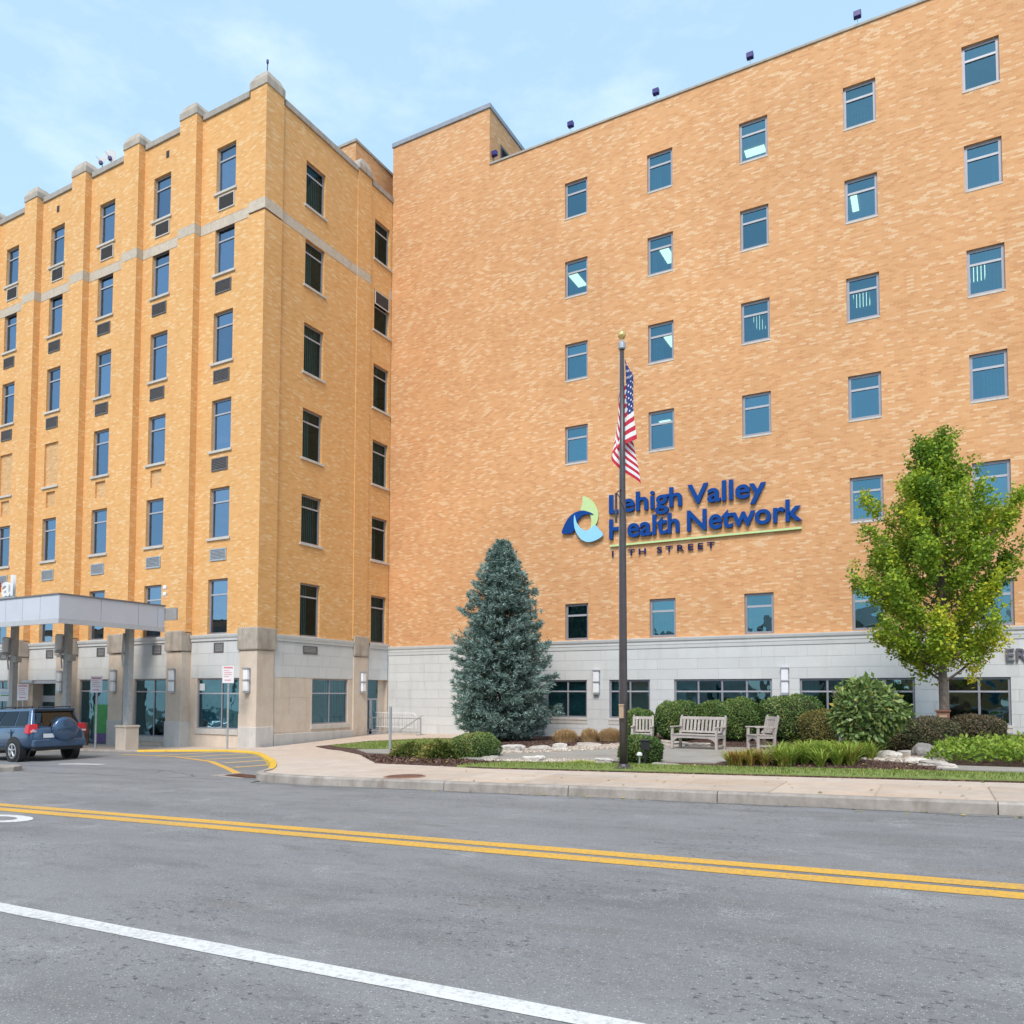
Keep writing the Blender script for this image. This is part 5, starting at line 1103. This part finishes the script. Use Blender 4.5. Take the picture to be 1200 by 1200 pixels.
for i, (lb, x, y, sx, sz, mt) in enumerate((('white flat stone in the front gravel left of the flagpole', -8.75, 17.2, .26, .12, 'rock_white'), ('pale tan stone in the front gravel by the yellow plant', -7.0, 17.45, .24, .10, 'rock_white'), ('small tan stone at the left end of the front gravel', -10.05, 17.25, .25, .10, 'rock'), ('low stone half buried behind the front grass strip', -5.3, 16.95, .30, .07, 'rock'))):
    rock(lb, x, y, sx, sx*.6, sz, mt, i+20, -.03, 0, .4, 'garden_stone', 'loose garden stones')
for i, (lb, x, y, sx, sz, mt) in enumerate((('white rounded boulder right of the broad leaved bush', -1.0, 20.75, .27, .15, 'rock_white'), ('dark grey boulder at the mouth of the dry stream', -.22, 21.4, .30, .22, 'rock_dark'), ('thin tan slab stacked behind the white boulder', -.72, 21.9, .34, .07, 'rock'), ('tan slab at the top of the dry stream', -.45, 22.7, .36, .08, 'rock_white'), ('small brown stone right of the dark boulder', .08, 21.0, .17, .17, 'rock'), ('flat pale stone at the foot of the dry stream', -.38, 19.9, .26, .09, 'rock_white'), ('rust toned flat stone beside the grass edge', -.05, 19.35, .26, .08, 'rock'), ('small grey stone at the front of the dry stream', .22, 18.6, .2, .08, 'rock'), ('thin slab leaning against the ground cover', -.62, 22.3, .28, .06, 'rock'))):
    rock(lb, x, y, sx, sx*.7, sz, mt, i+40, -.02, rng.uniform(-.5, .5), .35, 'stream_stone', 'stones of the dry stream')

# ------------------------------------------------------------------ benches
def bench(label, cat, loc, rz, W, nsl, group=None):
    o = thing('garden_bench', label, cat, (loc[0], loc[1], G(*loc)+.035), rz, group); h = W/2; D = .58  # front faces -Y
    for s in (-1, 1):
        x = s*(h-.035)
        m = MB(); m.box(x-.035, x+.035, -.29, -.22, 0, .63); m.build('leg', 'teak', o, bevel=.006, seg=1)
        m = MB(); M_ = lambda u, d, z: (u, d+max(0, z-.42)*.22, z)
        for z0, z1 in ((0, .42), (.42, .95)): m.box(x-.035, x+.035, .22, .29, z0, z1, M_)
        m.lathe((x, .255+.53*.22, .95), [(.035, 0), (.03, .03), (.01, .045)], 8); m.build('leg', 'teak', o)
        m = MB(); m.box(x-.045, x+.045, -.33, .31, .632, .668); m.build('armrest', 'teak', o, bevel=.012)
        m = MB(); m.box(x-.022, x+.022, -.22, .22, .33, .41); m.build('side_rail', 'teak', o)
        m = MB(); m.box(x-.02, x+.02, -.22, .22, .10, .14); m.build('stretcher', 'teak', o)
    m = MB(); pts = [(-h+.07, .41), (h-.07, .41), (h-.07, .20), (h-.12, .255), (h-.2, .305), (h-.32, .325), (-h+.32, .325), (-h+.2, .305), (-h+.12, .255), (-h+.07, .20)]
    m.prism(pts, (-.275, -.245), lambda u, d, z: (u, d, z)); m.build('apron', 'teak', o)
    for i in range(6): m = MB(); y = -.30+i*.094; m.box(-h+.0, h-.0, y, y+.075, .412, .434) if i else m.box(-h, h, y, y+.08, .412, .436); m.build('seat_slat', 'teak', o)
    B_ = lambda u, d, z: (u, d+.255+(z-.42)*.22, z)
    m = MB(); m.box(-h+.07, h-.07, -.02, .02, .86, .95, B_); m.build('top_rail', 'teak', o, bevel=.006, seg=1); m = MB(); m.box(-h+.07, h-.07, -.02, .02, .47, .53, B_); m.build('lower_rail', 'teak', o)
    for i in range(nsl):
        x = -h+.07+(2*h-.14)*(i+.5)/nsl; w = (2*h-.14)/nsl*.29; m = MB(); m.box(x-w, x+w, -.011, .011, .53, .86, B_); m.build('back_slat', 'teak', o)
    return o
bn = bench('long weathered teak bench facing the street in front of the hedge', 'bench', (-6.22, 23.0), R(-12), 1.50, 11)
c1 = bench('weathered teak armchair partly hidden behind the flagpole', 'chair', (-8.05, 23.3), R(14), .66, 5, 'teak garden armchairs')
c2 = bench('weathered teak armchair turned sideways right of the long bench', 'chair', (-4.42, 23.15), R(-50), .64, 5, 'teak garden armchairs')
c3 = bench('weathered teak armchair mostly hidden behind the broad leaved bush', 'chair', (-1.95, 22.9), R(-100), .64, 5, 'teak garden armchairs')
# lights in the garden
o = thing('garden_spotlight', 'black garden spotlight in front of the clipped ball by the flagpole', 'spotlight', (-5.83, 17.05, G(-5.83, 17.05)))
m = MB(); m.tube((0, 0, -.03), (0, 0, .36), .022); m.build('stake', 'black', o); m = MB(); m.box(-.085, .085, -.08, .08, .36, .56); m.box(-.105, .105, -.10, .10, .562, .60); m.build('head', 'black', o, bevel=.015)
o = thing('path_light', 'low white capped path light beside the flagpole', 'path light', (-5.72, 16.35, G(-5.72, 16.35)))
m = MB(); m.tube((0, 0, -.03), (0, 0, .26), .018); m.build('stake', 'galv', o); m = MB(); m.lathe((0, 0, .24), [(.062, 0), (.066, .02), (.052, .06), (.02, .08)], 14); m.build('cap', 'white', o)
# ------------------------------------------------------------------ ramp railing, rack, posts, signs
zr = G(-22.5, 29.2)
o = thing('ramp_railing', 'white picket railing of the ramp by the service door', 'railing', (-22.0, 29.4, zr))
m = MB(); L_ = 2.75
m.box(-1.9, .75, -.02, .02, .96, 1.0); m.box(-1.9, .75, -.02, .02, .30, .335); m.tube((.75, 0, .98), (.92, 0, .86), .02); m.tube((.92, 0, .86), (.92, 0, .30), .02); m.build('rail', 'white', o)
for i in range(20): m = MB(); x = -1.88+i*.138; m.box(x-.012, x+.012, -.012, .012, .03 if i % 5 == 0 else .336, .96); m.build('baluster' if i % 5 else 'post', 'white', o)
o = thing('bike_rack', 'grey galvanised barrier rack standing before the white ramp railing', 'rack', (-22.15, 28.75, G(-22.15, 28.75)))
m = MB(); m.tube((-1.82, 0, .0), (-1.82, 0, .78), .03); m.tube((-1.82, -.3, .03), (-1.82, .3, .03), .03); m.build('end_post', 'galv', o); m = MB(); m.tube((1.78, 0, 0), (1.78, 0, .78), .035); m.tube((1.78, -.3, .03), (1.78, .3, .03), .03); m.build('end_post', 'galv', o)
m = MB(); m.tube((-1.82, 0, .76), (1.78, 0, .76), .02); m.tube((-1.82, 0, .14), (1.78, 0, .14), .022); m.build('rail', 'galv', o)
m = MB(); m.tube((.65, -.05, .18), (1.9, -.05, .90), .02); m.build('brace', 'galv', o)
for i in range(16): m = MB(); x = -1.60+i*.215; m.tube((x, 0, .15), (x, 0, .75), .008, n=5); m.build('bar', 'galv', o)
o = thing('steel_post', 'thin bare galvanised sign post rising from the grass wedge', 'post', (-14.55, 18.95, G(-14.55, 18.95))); m = MB(); m.box(-.035, .035, -.02, .02, -.05, 1.42); m.build('post', 'galv', o)
def parking_sign(label, x, y, zt, w, h, rz, group='pink lettered parking notice signs'):
    z = G(x, y); o = thing('parking_sign', label, 'sign', (x, y, z), rz, group)
    m = MB(); m.box(-.03, .03, -.0, .04, -.02, zt-.02); m.build('post', 'galv', o); m = MB(); m.box(-w/2, w/2, -.022, -.004, zt-h, zt); p = m.build('panel', 'sign_face', o)
    m = MB(); s = w/10; r_ = random.Random(int(x*7))
    m.box(-w*.40, w*.40, -.0255, -.0225, zt-h*.16, zt-h*.06)
    m.build('print_band', 'sign_pink', p)
    m = MB()
    for k in range(4):
        zz = zt-h*(.26+.115*k); m.box(-w*.36, -w*.36+w*.72*r_.uniform(.6, 1), -.0255, -.0225, zz-h*.035, zz)
    m.box(-w*.3, w*.26, -.0255, -.0225, zt-h*.86, zt-h*.80); m.build('print_line', 'sign_pink', p)
    return o
parking_sign('parking notice sign on a post in front of the corner window', -23.6, 20.7, 3.15, .46, .66, R(22))
parking_sign('parking notice sign on a post right of the blue car', -28.3, 18.5, 2.82, .46, .62, R(24))
parking_sign('parking notice sign behind the blue car near the entrance doors', -32.85, 18.3, 2.62, .48, .66, R(24))
zz = G(-35.2, 18.6); o = thing('notice_board', 'white notice board with small blue and green print left of the entrance doors', 'sign', (-35.0, 18.7, zz), R(20))
for s in (-.35, .42): m = MB(); m.box(s-.03, s+.03, -.02, .02, 0, 1.95); m.build('post', 'alu_light', o)
m = MB(); m.box(-.62, .62, -.05, -.022, 1.95, 2.48); p = m.build('panel', 'white', o)
m = MB(); m.box(-.1, .45, -.055, -.051, 2.28, 2.33); m.build('print_line', 'sign_sky', p); m = MB(); m.box(-.1, .35, -.055, -.051, 2.18, 2.22); m.build('print_line', 'green_print', p)
o = thing('paper_notice', 'small white paper notice taped inside the corner window', 'notice', (-26.4, YL+.09, .27)); m = MB(); m.box(-.16, .16, -.004, .0, -.14, .14); m.build('sheet', 'white', o)
# island, drain, manhole
isl = tag(thing('traffic_island', None, None), kind='structure')
m = MB(); pts = [(-40, 11.05), (-21.5, 11.05), (-21.1, 11.2), (-20.95, 11.5), (-21.1, 11.8), (-21.5, 11.95), (-40, 11.95)]
n = len(pts); m.add([(x, y, road_z(x)-.1) for x, y in pts]+[(x, y, road_z(x)+.13) for x, y in pts], [tuple(range(n)), tuple(range(2*n-1, n-1, -1))]+[(i, n+i, n+(i+1) % n, (i+1) % n) for i in range(n)]); m.build('island_kerb', 'kerb', isl, bevel=.03)
o = thing('island_post', 'slim grey sign post on the traffic island at the left edge', 'post', (-21.75, 11.35, road_z(-21.75)+.12)); m = MB(); m.tube((0, 0, 0), (0, 0, 2.9), .035, n=10); m.build('post', 'galv', o)
zd = road_z(-13.4)
o = thing('storm_drain', 'rusty slotted storm drain grate by the yellow kerb', 'drain', (-13.45, 12.35, zd+.006), R(-8))
m = MB(); m.box(-.55, .55, -.22, .22, -.03, .0); m.build('frame', 'rust', o); m = MB(); m.box(-.50, .50, -.18, .18, .0005, .003); m.build('shaft', 'black', o)
for i in range(12): m = MB(); x = -.48+i*.086; m.box(x-.022, x+.022, -.18, .18, .002, .016); m.build('bar', 'rust', o)
m = MB(); m.box(-.85, .62, -.34, .30, -.06, -.002); m.build('apron', 'kerb', o)
zm = G(-8.8, 12.0)
o = thing('manhole_cover', 'round rust coloured manhole cover in the sidewalk', 'manhole cover', (-8.85, 11.98, zm+.012)); o.rotation_euler = (0, -.025, 0); m = MB(); m.lathe((0, 0, 0), [(.40, -.02), (.40, .004), (.37, .008)], 28); m.build('rim', 'rusty_concrete', o); m = MB(); m.lathe((0, 0, .003), [(.36, 0), (.355, .008)], 28); m.build('lid', 'rust', o)
# under the canopy
zc_ = G(-33.2, 20.6)
o = thing('wicker_chair', 'reddish brown chair standing beside the green poster', 'chair', (-32.75, 20.6, zc_), R(15))
m = MB(); m.box(-.3, .3, -.28, .28, .36, .46); m.build('seat', 'wicker', o, bevel=.03); m = MB(); m.box(-.3, .3, .2, .28, .46, .98); m.build('backrest', 'wicker', o, bevel=.04)
for s in (-1, 1):
    m = MB(); m.box(s*.3-.04, s*.3+.04, -.28, .26, .46, .68); m.build('armrest', 'wicker', o, bevel=.02)
    for y in (-.25, .25): m = MB(); m.box(s*.27-.03, s*.27+.03, y-.03, y+.03, 0, .36); m.build('leg', 'wicker', o)
o = thing('green_poster', 'tall green poster with purple foot against the glass doorway', 'poster', (-32.85, YL+.03, G(-33, YL))); m = MB(); m.box(-.55, .42, -.02, .02, .46, 1.75); m.build('print', 'green_print', o); m = MB(); m.box(-.55, .42, -.02, .02, .05, .455); m.build('print', 'purple_print', o)

# ------------------------------------------------------------------ roof things
for i, (lb, x) in enumerate((('small blue floodlight on the roof parapet, leftmost by the penthouse', -17.50), ('small blue roof floodlight above the first window column', -13.62), ('small blue roof floodlight above the second window column', -9.72), ('small blue roof floodlight above the third window column', -5.88), ('small blue roof floodlight nearest the right edge of the roof', -2.0))):
    o = thing('roof_floodlight', lb, 'floodlight', (x, 30.3, ZT+.10), 0, 'floodlights along the roof parapet')
    m = MB(); m.tube((0, 0, 0), (0, -.02, .48), .014, n=6); m.build('bracket', 'galv', o); m = MB(); m.box(-.13, .13, -.14, .06, .48, .70); m.build('lamp_head', 'floodlight', o, bevel=.015, seg=1)
for lb, x, s in (('grey satellite dish on the wing roof beside the third stone cap', -34.4, .30), ('small grey satellite dish on the wing roof left of the larger dish', -35.1, .2), ('little antenna dish on the wing roof nearest the fourth stone cap', -36.0, .2)):
    o = thing('satellite_dish', lb, 'satellite dish', (x, 22.5, WT+.1), .5, 'satellite dishes on the wing roof'); m = MB(); m.tube((0, 0, 0), (0, 0, 1.35), .02, n=6); m.tube((0, 0, 1.3), (-.2, -.25, 1.5), .012, n=5); m.build('mast', 'dish', o)
    m = MB(); m.lathe((0, -.05, 1.38), [(.02, .10), (s*.5, .05), (s, -.04)], 14, 'y'); m.build('reflector', 'dish', o); m = MB(); m.box(-.07, .07, -.2, -.08, 1.15, 1.30); m.build('receiver', 'floodlight', o)
o = thing('pigeon_spikes', 'white weathered fixtures on top of the corner stone capital', 'fixture', (-23.6, 21.95, 2.62))
for i in range(7): m = MB(); a = rng.uniform(0, 3.1); x = -.42+i*.12; m.tube((x, -.28, .0), (x+.07*math.cos(a), -.26, .12+.05*math.sin(a)), .03, .02, 6); m.build('fixture', 'white', o)

# ------------------------------------------------------------------ cars
def car(label, cat, loc, rz, paint, suv=True):
    o = thing('parked_car', label, cat, (loc[0], loc[1], road_z(loc[0])), rz); o.rotation_euler = (0, -.025, rz)
    hs = 1.0 if suv else .88; sw_ = 0
    st = [(2.27, .56, .92, .70, .66), (2.21, .43, 1.03, .84, .79), (1.95, .36, 1.07, .905, .845), (1.0, .31, 1.06, .92, .86), (0, .30, 1.04, .92, .86), (-.9, .30, 1.02, .915, .85), (-1.35, .32, .99, .91, .83), (-1.85, .36, .92, .89, .77), (-2.18, .42, .82, .80, .68), (-2.28, .52, .70, .68, .58)]
    V = []; Fc = []
    for x, zb, zt, w, wb in st:
        zb *= .9 if not suv else 1; zt *= hs
        half = [(0, zb), (w*.86, zb), (w*.97, zb+.10), (w, zb+.28), (w*.985, zt-.20), (w*.95, zt-.06), (wb, zt), (wb*.75, zt+.03), (0, zt+.04)]
        ringp = half+[(-y, z) for y, z in half[-2:0:-1]]
        V += [(x, y, z) for y, z in ringp]
    k = len(half)*2-2; ns = len(st)
    m = MB(); m.add(V, [(i*k+j, i*k+(j+1) % k, (i+1)*k+(j+1) % k, (i+1)*k+j) for i in range(ns-1) for j in range(k)]+[tuple(range(k)), tuple((ns-1)*k+j for j in range(k))])
    body = m.build('body', paint, o, smooth=True, subsurf=1)
    zt0, zt1 = 1.04*hs, (1.64 if suv else 1.43)
    xb0, xb1, xt0, xt1 = (2.14, -1.22, 1.86, -.42) if suv else (1.62, -1.15, .95, -.35)
    wb, wt_ = .845, .645
    m = MB(); m.add([(xb0, -wb+.03, zt0), (xb0, wb-.03, zt0), (xb1, wb-.03, zt0), (xb1, -wb+.03, zt0), (xt0, -wt_, zt1), (xt0, wt_, zt1), (xt1, wt_, zt1), (xt1, -wt_, zt1)], [(0, 1, 2, 3), (7, 6, 5, 4), (0, 4, 5, 1), (1, 5, 6, 2), (2, 6, 7, 3), (3, 7, 4, 0)])
    m.build('cabin', paint, o, smooth=True, bevel=.07, seg=3)
    def patch(A, Bq, Cq, Dq, s0, s1, t0, t1, off, mat, name, par=o, skew=0.0):
        A, Bq, Cq, Dq = map(Vector, (A, Bq, Cq, Dq)); nn = (Bq-A).cross(Dq-A).normalized()
        if nn.dot((A+Cq)/2-Vector((0, 0, .9))) < 0: nn = -nn
        f = lambda s, t: (A.lerp(Bq, s)).lerp(Dq.lerp(Cq, s), t)+nn*off
        m = MB(); p = [f(s0, t0), f(s1, t0), f(s1-skew, t1), f(s0+skew*.0, t1)]; q = [x-nn*.015 for x in p]
        m.add(p+q, [(0, 1, 2, 3), (7, 6, 5, 4)]+[(i, 4+i, 4+(i+1) % 4, (i+1) % 4) for i in range(4)]); return m.build(name, mat, par)
    for sd_ in (-1, 1):
        A, Bq, Cq, Dq = (xb0, sd_*(wb-.03), zt0), (xb1, sd_*(wb-.03), zt0), (xt1, sd_*wt_, zt1), (xt0, sd_*wt_, zt1)
        for s0, s1 in ((.07, .28), (.305, .60), (.625, .92)): patch(A, Bq, Cq, Dq, s0, s1, .10, .86, .012, 'glass_car', 'side_window')
        m = MB(); m.tube((xt0-.1, sd_*(wt_-.07), zt1+.05), (xt1+.25, sd_*(wt_-.07), zt1+.05), .022, n=8)
        for x in (xt0-.12, .7, xt1+.27): m.tube((x, sd_*(wt_-.07), zt1-.02), (x, sd_*(wt_-.07), zt1+.05), .025, n=6)
        m.build('roof_rail', 'black', o)
        m = MB(); m.box(-.98, -.78, sd_*.88-.0, sd_*1.02, 1.05*hs, 1.20*hs); m.build('mirror', paint, o, bevel=.03)
        for x in (.05, 1.02): m = MB(); m.box(x, x+.2, sd_*.905, sd_*.945, .90*hs, .935*hs); m.build('door_handle', paint, o, bevel=.008)
        m = MB()
        for x in (1.18, .1, -.9): m.box(x-.006, x+.006, sd_*.90, sd_*.925, .42, 1.0*hs)
        m.build('door_gap', 'black', o); m = MB(); m.box(-.95, .95, sd_*.9, sd_*.935, .36, .45); m.build('sill_trim', 'black', o, bevel=.01)
        for x in (1.33, -1.33):
            m = MB(); m.lathe((x, 0, .35), [(.05, sd_*.72), (.425, sd_*.74), (.43, sd_*.925), (.05, sd_*.926)], 28, 'y'); m.build('wheel_arch', 'black', o)
            m = MB(); m.lathe((x, 0, .34), [(.20, sd_*.72), (.325, sd_*.73), (.345, sd_*.76), (.345, sd_*.915), (.325, sd_*.94), (.235, sd_*.945), (.22, sd_*.93)], 28, 'y'); w = m.build('wheel', 'rubber', o, smooth=True)
            m = MB(); m.lathe((x, 0, .34), [(.225, sd_*.90), (.235, sd_*.948), (.20, sd_*.952), (.19, sd_*.915), (.05, sd_*.915)], 24, 'y')
            for q in range(5):
                a = q*1.2566+.3; m.tube((x+.03*math.cos(a), sd_*.94, .34+.03*math.sin(a)), (x+.20*math.cos(a), sd_*.945, .34+.20*math.sin(a)), .035, .03, 6)
            m.lathe((x, 0, .34), [(.06, sd_*.92), (.055, sd_*.955), (.01, sd_*.958)], 12, 'y'); m.build('rim', 'rim', w)
        zl = (.86, 1.16) if suv else (.72, .94)
        m = MB(); vs = [(2.19, sd_*.64, zl[0]), (2.11, sd_*.90, zl[0]), (1.90, sd_*.915, zl[0]+.04), (2.19, sd_*.66, zl[1]), (2.12, sd_*.85, zl[1]), (1.93, sd_*.868, zl[1]-.02), (2.0, sd_*.62, zl[0]), (2.0, sd_*.62, zl[1])]
        m.add([(x+.035, y, z) for x, y, z in vs], [(0, 1, 4, 3), (1, 2, 5, 4), (3, 4, 5, 7), (0, 6, 2, 1), (0, 3, 7, 6), (2, 6, 7, 5)]); tl = m.build('tail_light', 'tail', o, bevel=.012)
        m = MB(); m.box(2.165, 2.236, sd_*.69, sd_*.83, zl[0]+.05, zl[0]+.10); m.build('reverse_lens', 'tail_white', tl)
        m = MB(); m.box(2.20, 2.285, sd_*.56, sd_*.76, .555, .62); m.build('reflector', 'tail', o, bevel=.01)
    A, Bq, Cq, Dq = (xb0, -wb+.03, zt0), (xb0, wb-.03, zt0), (xt0, wt_, zt1), (xt0, -wt_, zt1)
    patch(A, Bq, Cq, Dq, .07, .93, .08, .84, .012, 'glass_car', 'rear_window')
    patch((xb1, -wb+.03, zt0), (xb1, wb-.03, zt0), (xt1, wt_, zt1), (xt1, -wt_, zt1), .06, .94, .06, .9, .012, 'glass_car', 'windscreen')
    m = MB(); m.box(xt0-.22, xt0+.10, -wt_+.02, wt_-.02, zt1-.055, zt1+.005); m.build('spoiler', paint, o, bevel=.02); m = MB(); m.box(xt0+.03, xt0+.112, -wt_+.04, wt_-.04, zt1-.10, zt1-.06); m.build('spoiler_shadow_gap', 'black', o)
    m = MB(); m.box(2.12, 2.33, -.80, .80, .44, .68); m.build('bumper', paint, o, bevel=.06, seg=3); m = MB(); m.box(2.0, 2.25, -.74, .74, .34, .46); m.build('bumper_skirt', 'black', o, bevel=.03)
    m = MB(); m.box(2.215, 2.262, -.52, -.16, .73, .86); m.build('plate_recess', 'black', o); m = MB(); m.box(2.262, 2.27, -.50, -.18, .73, .855); m.build('number_plate', 'plate', o)
    if suv:
        m = MB(); m.lathe((0, .14, .98), [(.36, 2.16), (.385, 2.24), (.385, 2.32), (.36, 2.375), (.28, 2.395), (.02, 2.40)], 36, 'x'); sc_ = m.build('spare_wheel_cover', paint, o, smooth=True, bevel=0)
        m = MB(); m.lathe((0, .14, .98), [(.395, 2.17), (.40, 2.20), (.40, 2.24), (.395, 2.26)], 36, 'x'); m.build('cover_seal', 'black', sc_)
        m = MB(); P = [(2.398, .14-.17+.34*t_/8, .98-.09+.12*math.sin(t_/8*3.0)) for t_ in range(9)]
        for a, b in zip(P[:-1], P[1:]): m.tube(a, b, .007, n=5)
        m.build('cover_crease', 'black', sc_)
        m = MB(); m.lathe((0, -.36, .955), [(.055, 2.19), (.055, 2.228), (.02, 2.232)], 16, 'x'); m.build('badge', 'rim', o)
    return o
car('blue sport utility vehicle with round spare wheel cover under the canopy', 'car', (-26.30, 14.68), R(-3), 'car_blue', True)
car('white sedan mostly hidden beyond the blue sport utility vehicle', 'car', (-33.3, 17.0), R(0), 'car_white', False)

# ------------------------------------------------------------------ row houses added out of view behind the camera, to darken the window reflections
def house(label, x0, w, h, mat):
    y1 = -9.0; zb = road_z(x0)+.1; o = thing('added_row_house', label, 'house', (x0+w/2, y1-5, zb), 0, 'row houses added out of view for the window reflections')
    Hh = lambda u, d, z: (u-w/2, 5-d-5+5, z)
    m = MB(); m.box(-w/2, w/2, -5, 5, -1, h); m.build('wall', mat, o)
    m = MB(); m.add([(-w/2-.2, 5.4, h), (w/2+.2, 5.4, h), (w/2+.2, 0, h+2.2), (-w/2-.2, 0, h+2.2), (-w/2-.2, -5.4, h), (w/2+.2, -5.4, h)], [(0, 1, 2, 3), (3, 2, 5, 4), (0, 3, 4), (1, 5, 2)]); m.build('roof', 'roof_edge', o)
    for k in range(3):
        for z in (1.0, 4.0):
            if k == 1 and z < 2: continue
            m = MB(); x = -w/2+w*(k+.5)/3; m.box(x-.55, x+.55, 5.002, 5.06, z, z+1.6); wd = m.build('window', 'white', o); m = MB(); m.box(x-.45, x+.45, 5.061, 5.07, z+.1, z+1.5); m.build('pane', 'glass_store', wd)
    m = MB(); m.box(-.5, .5, 5.002, 5.08, 0, 2.1); m.build('door', 'wicker', o)
for i, (w, h, mt) in enumerate(((7, 6.6, 'limestone'), (8, 7.0, 'brick_main'), (7, 6.4, 'panel'), (9, 7.2, 'limestone_grey'), (7, 6.6, 'brick_wing'), (8, 6.8, 'panel'))):
    house(('tan', 'orange brick', 'pale grey', 'stone grey', 'yellow brick', 'whitish')[i]+' two storey row house added out of view for the window reflections, %s from the west' % ('first', 'second', 'third', 'fourth', 'fifth', 'last')[i], -44+i*10.5, w, h, mt)
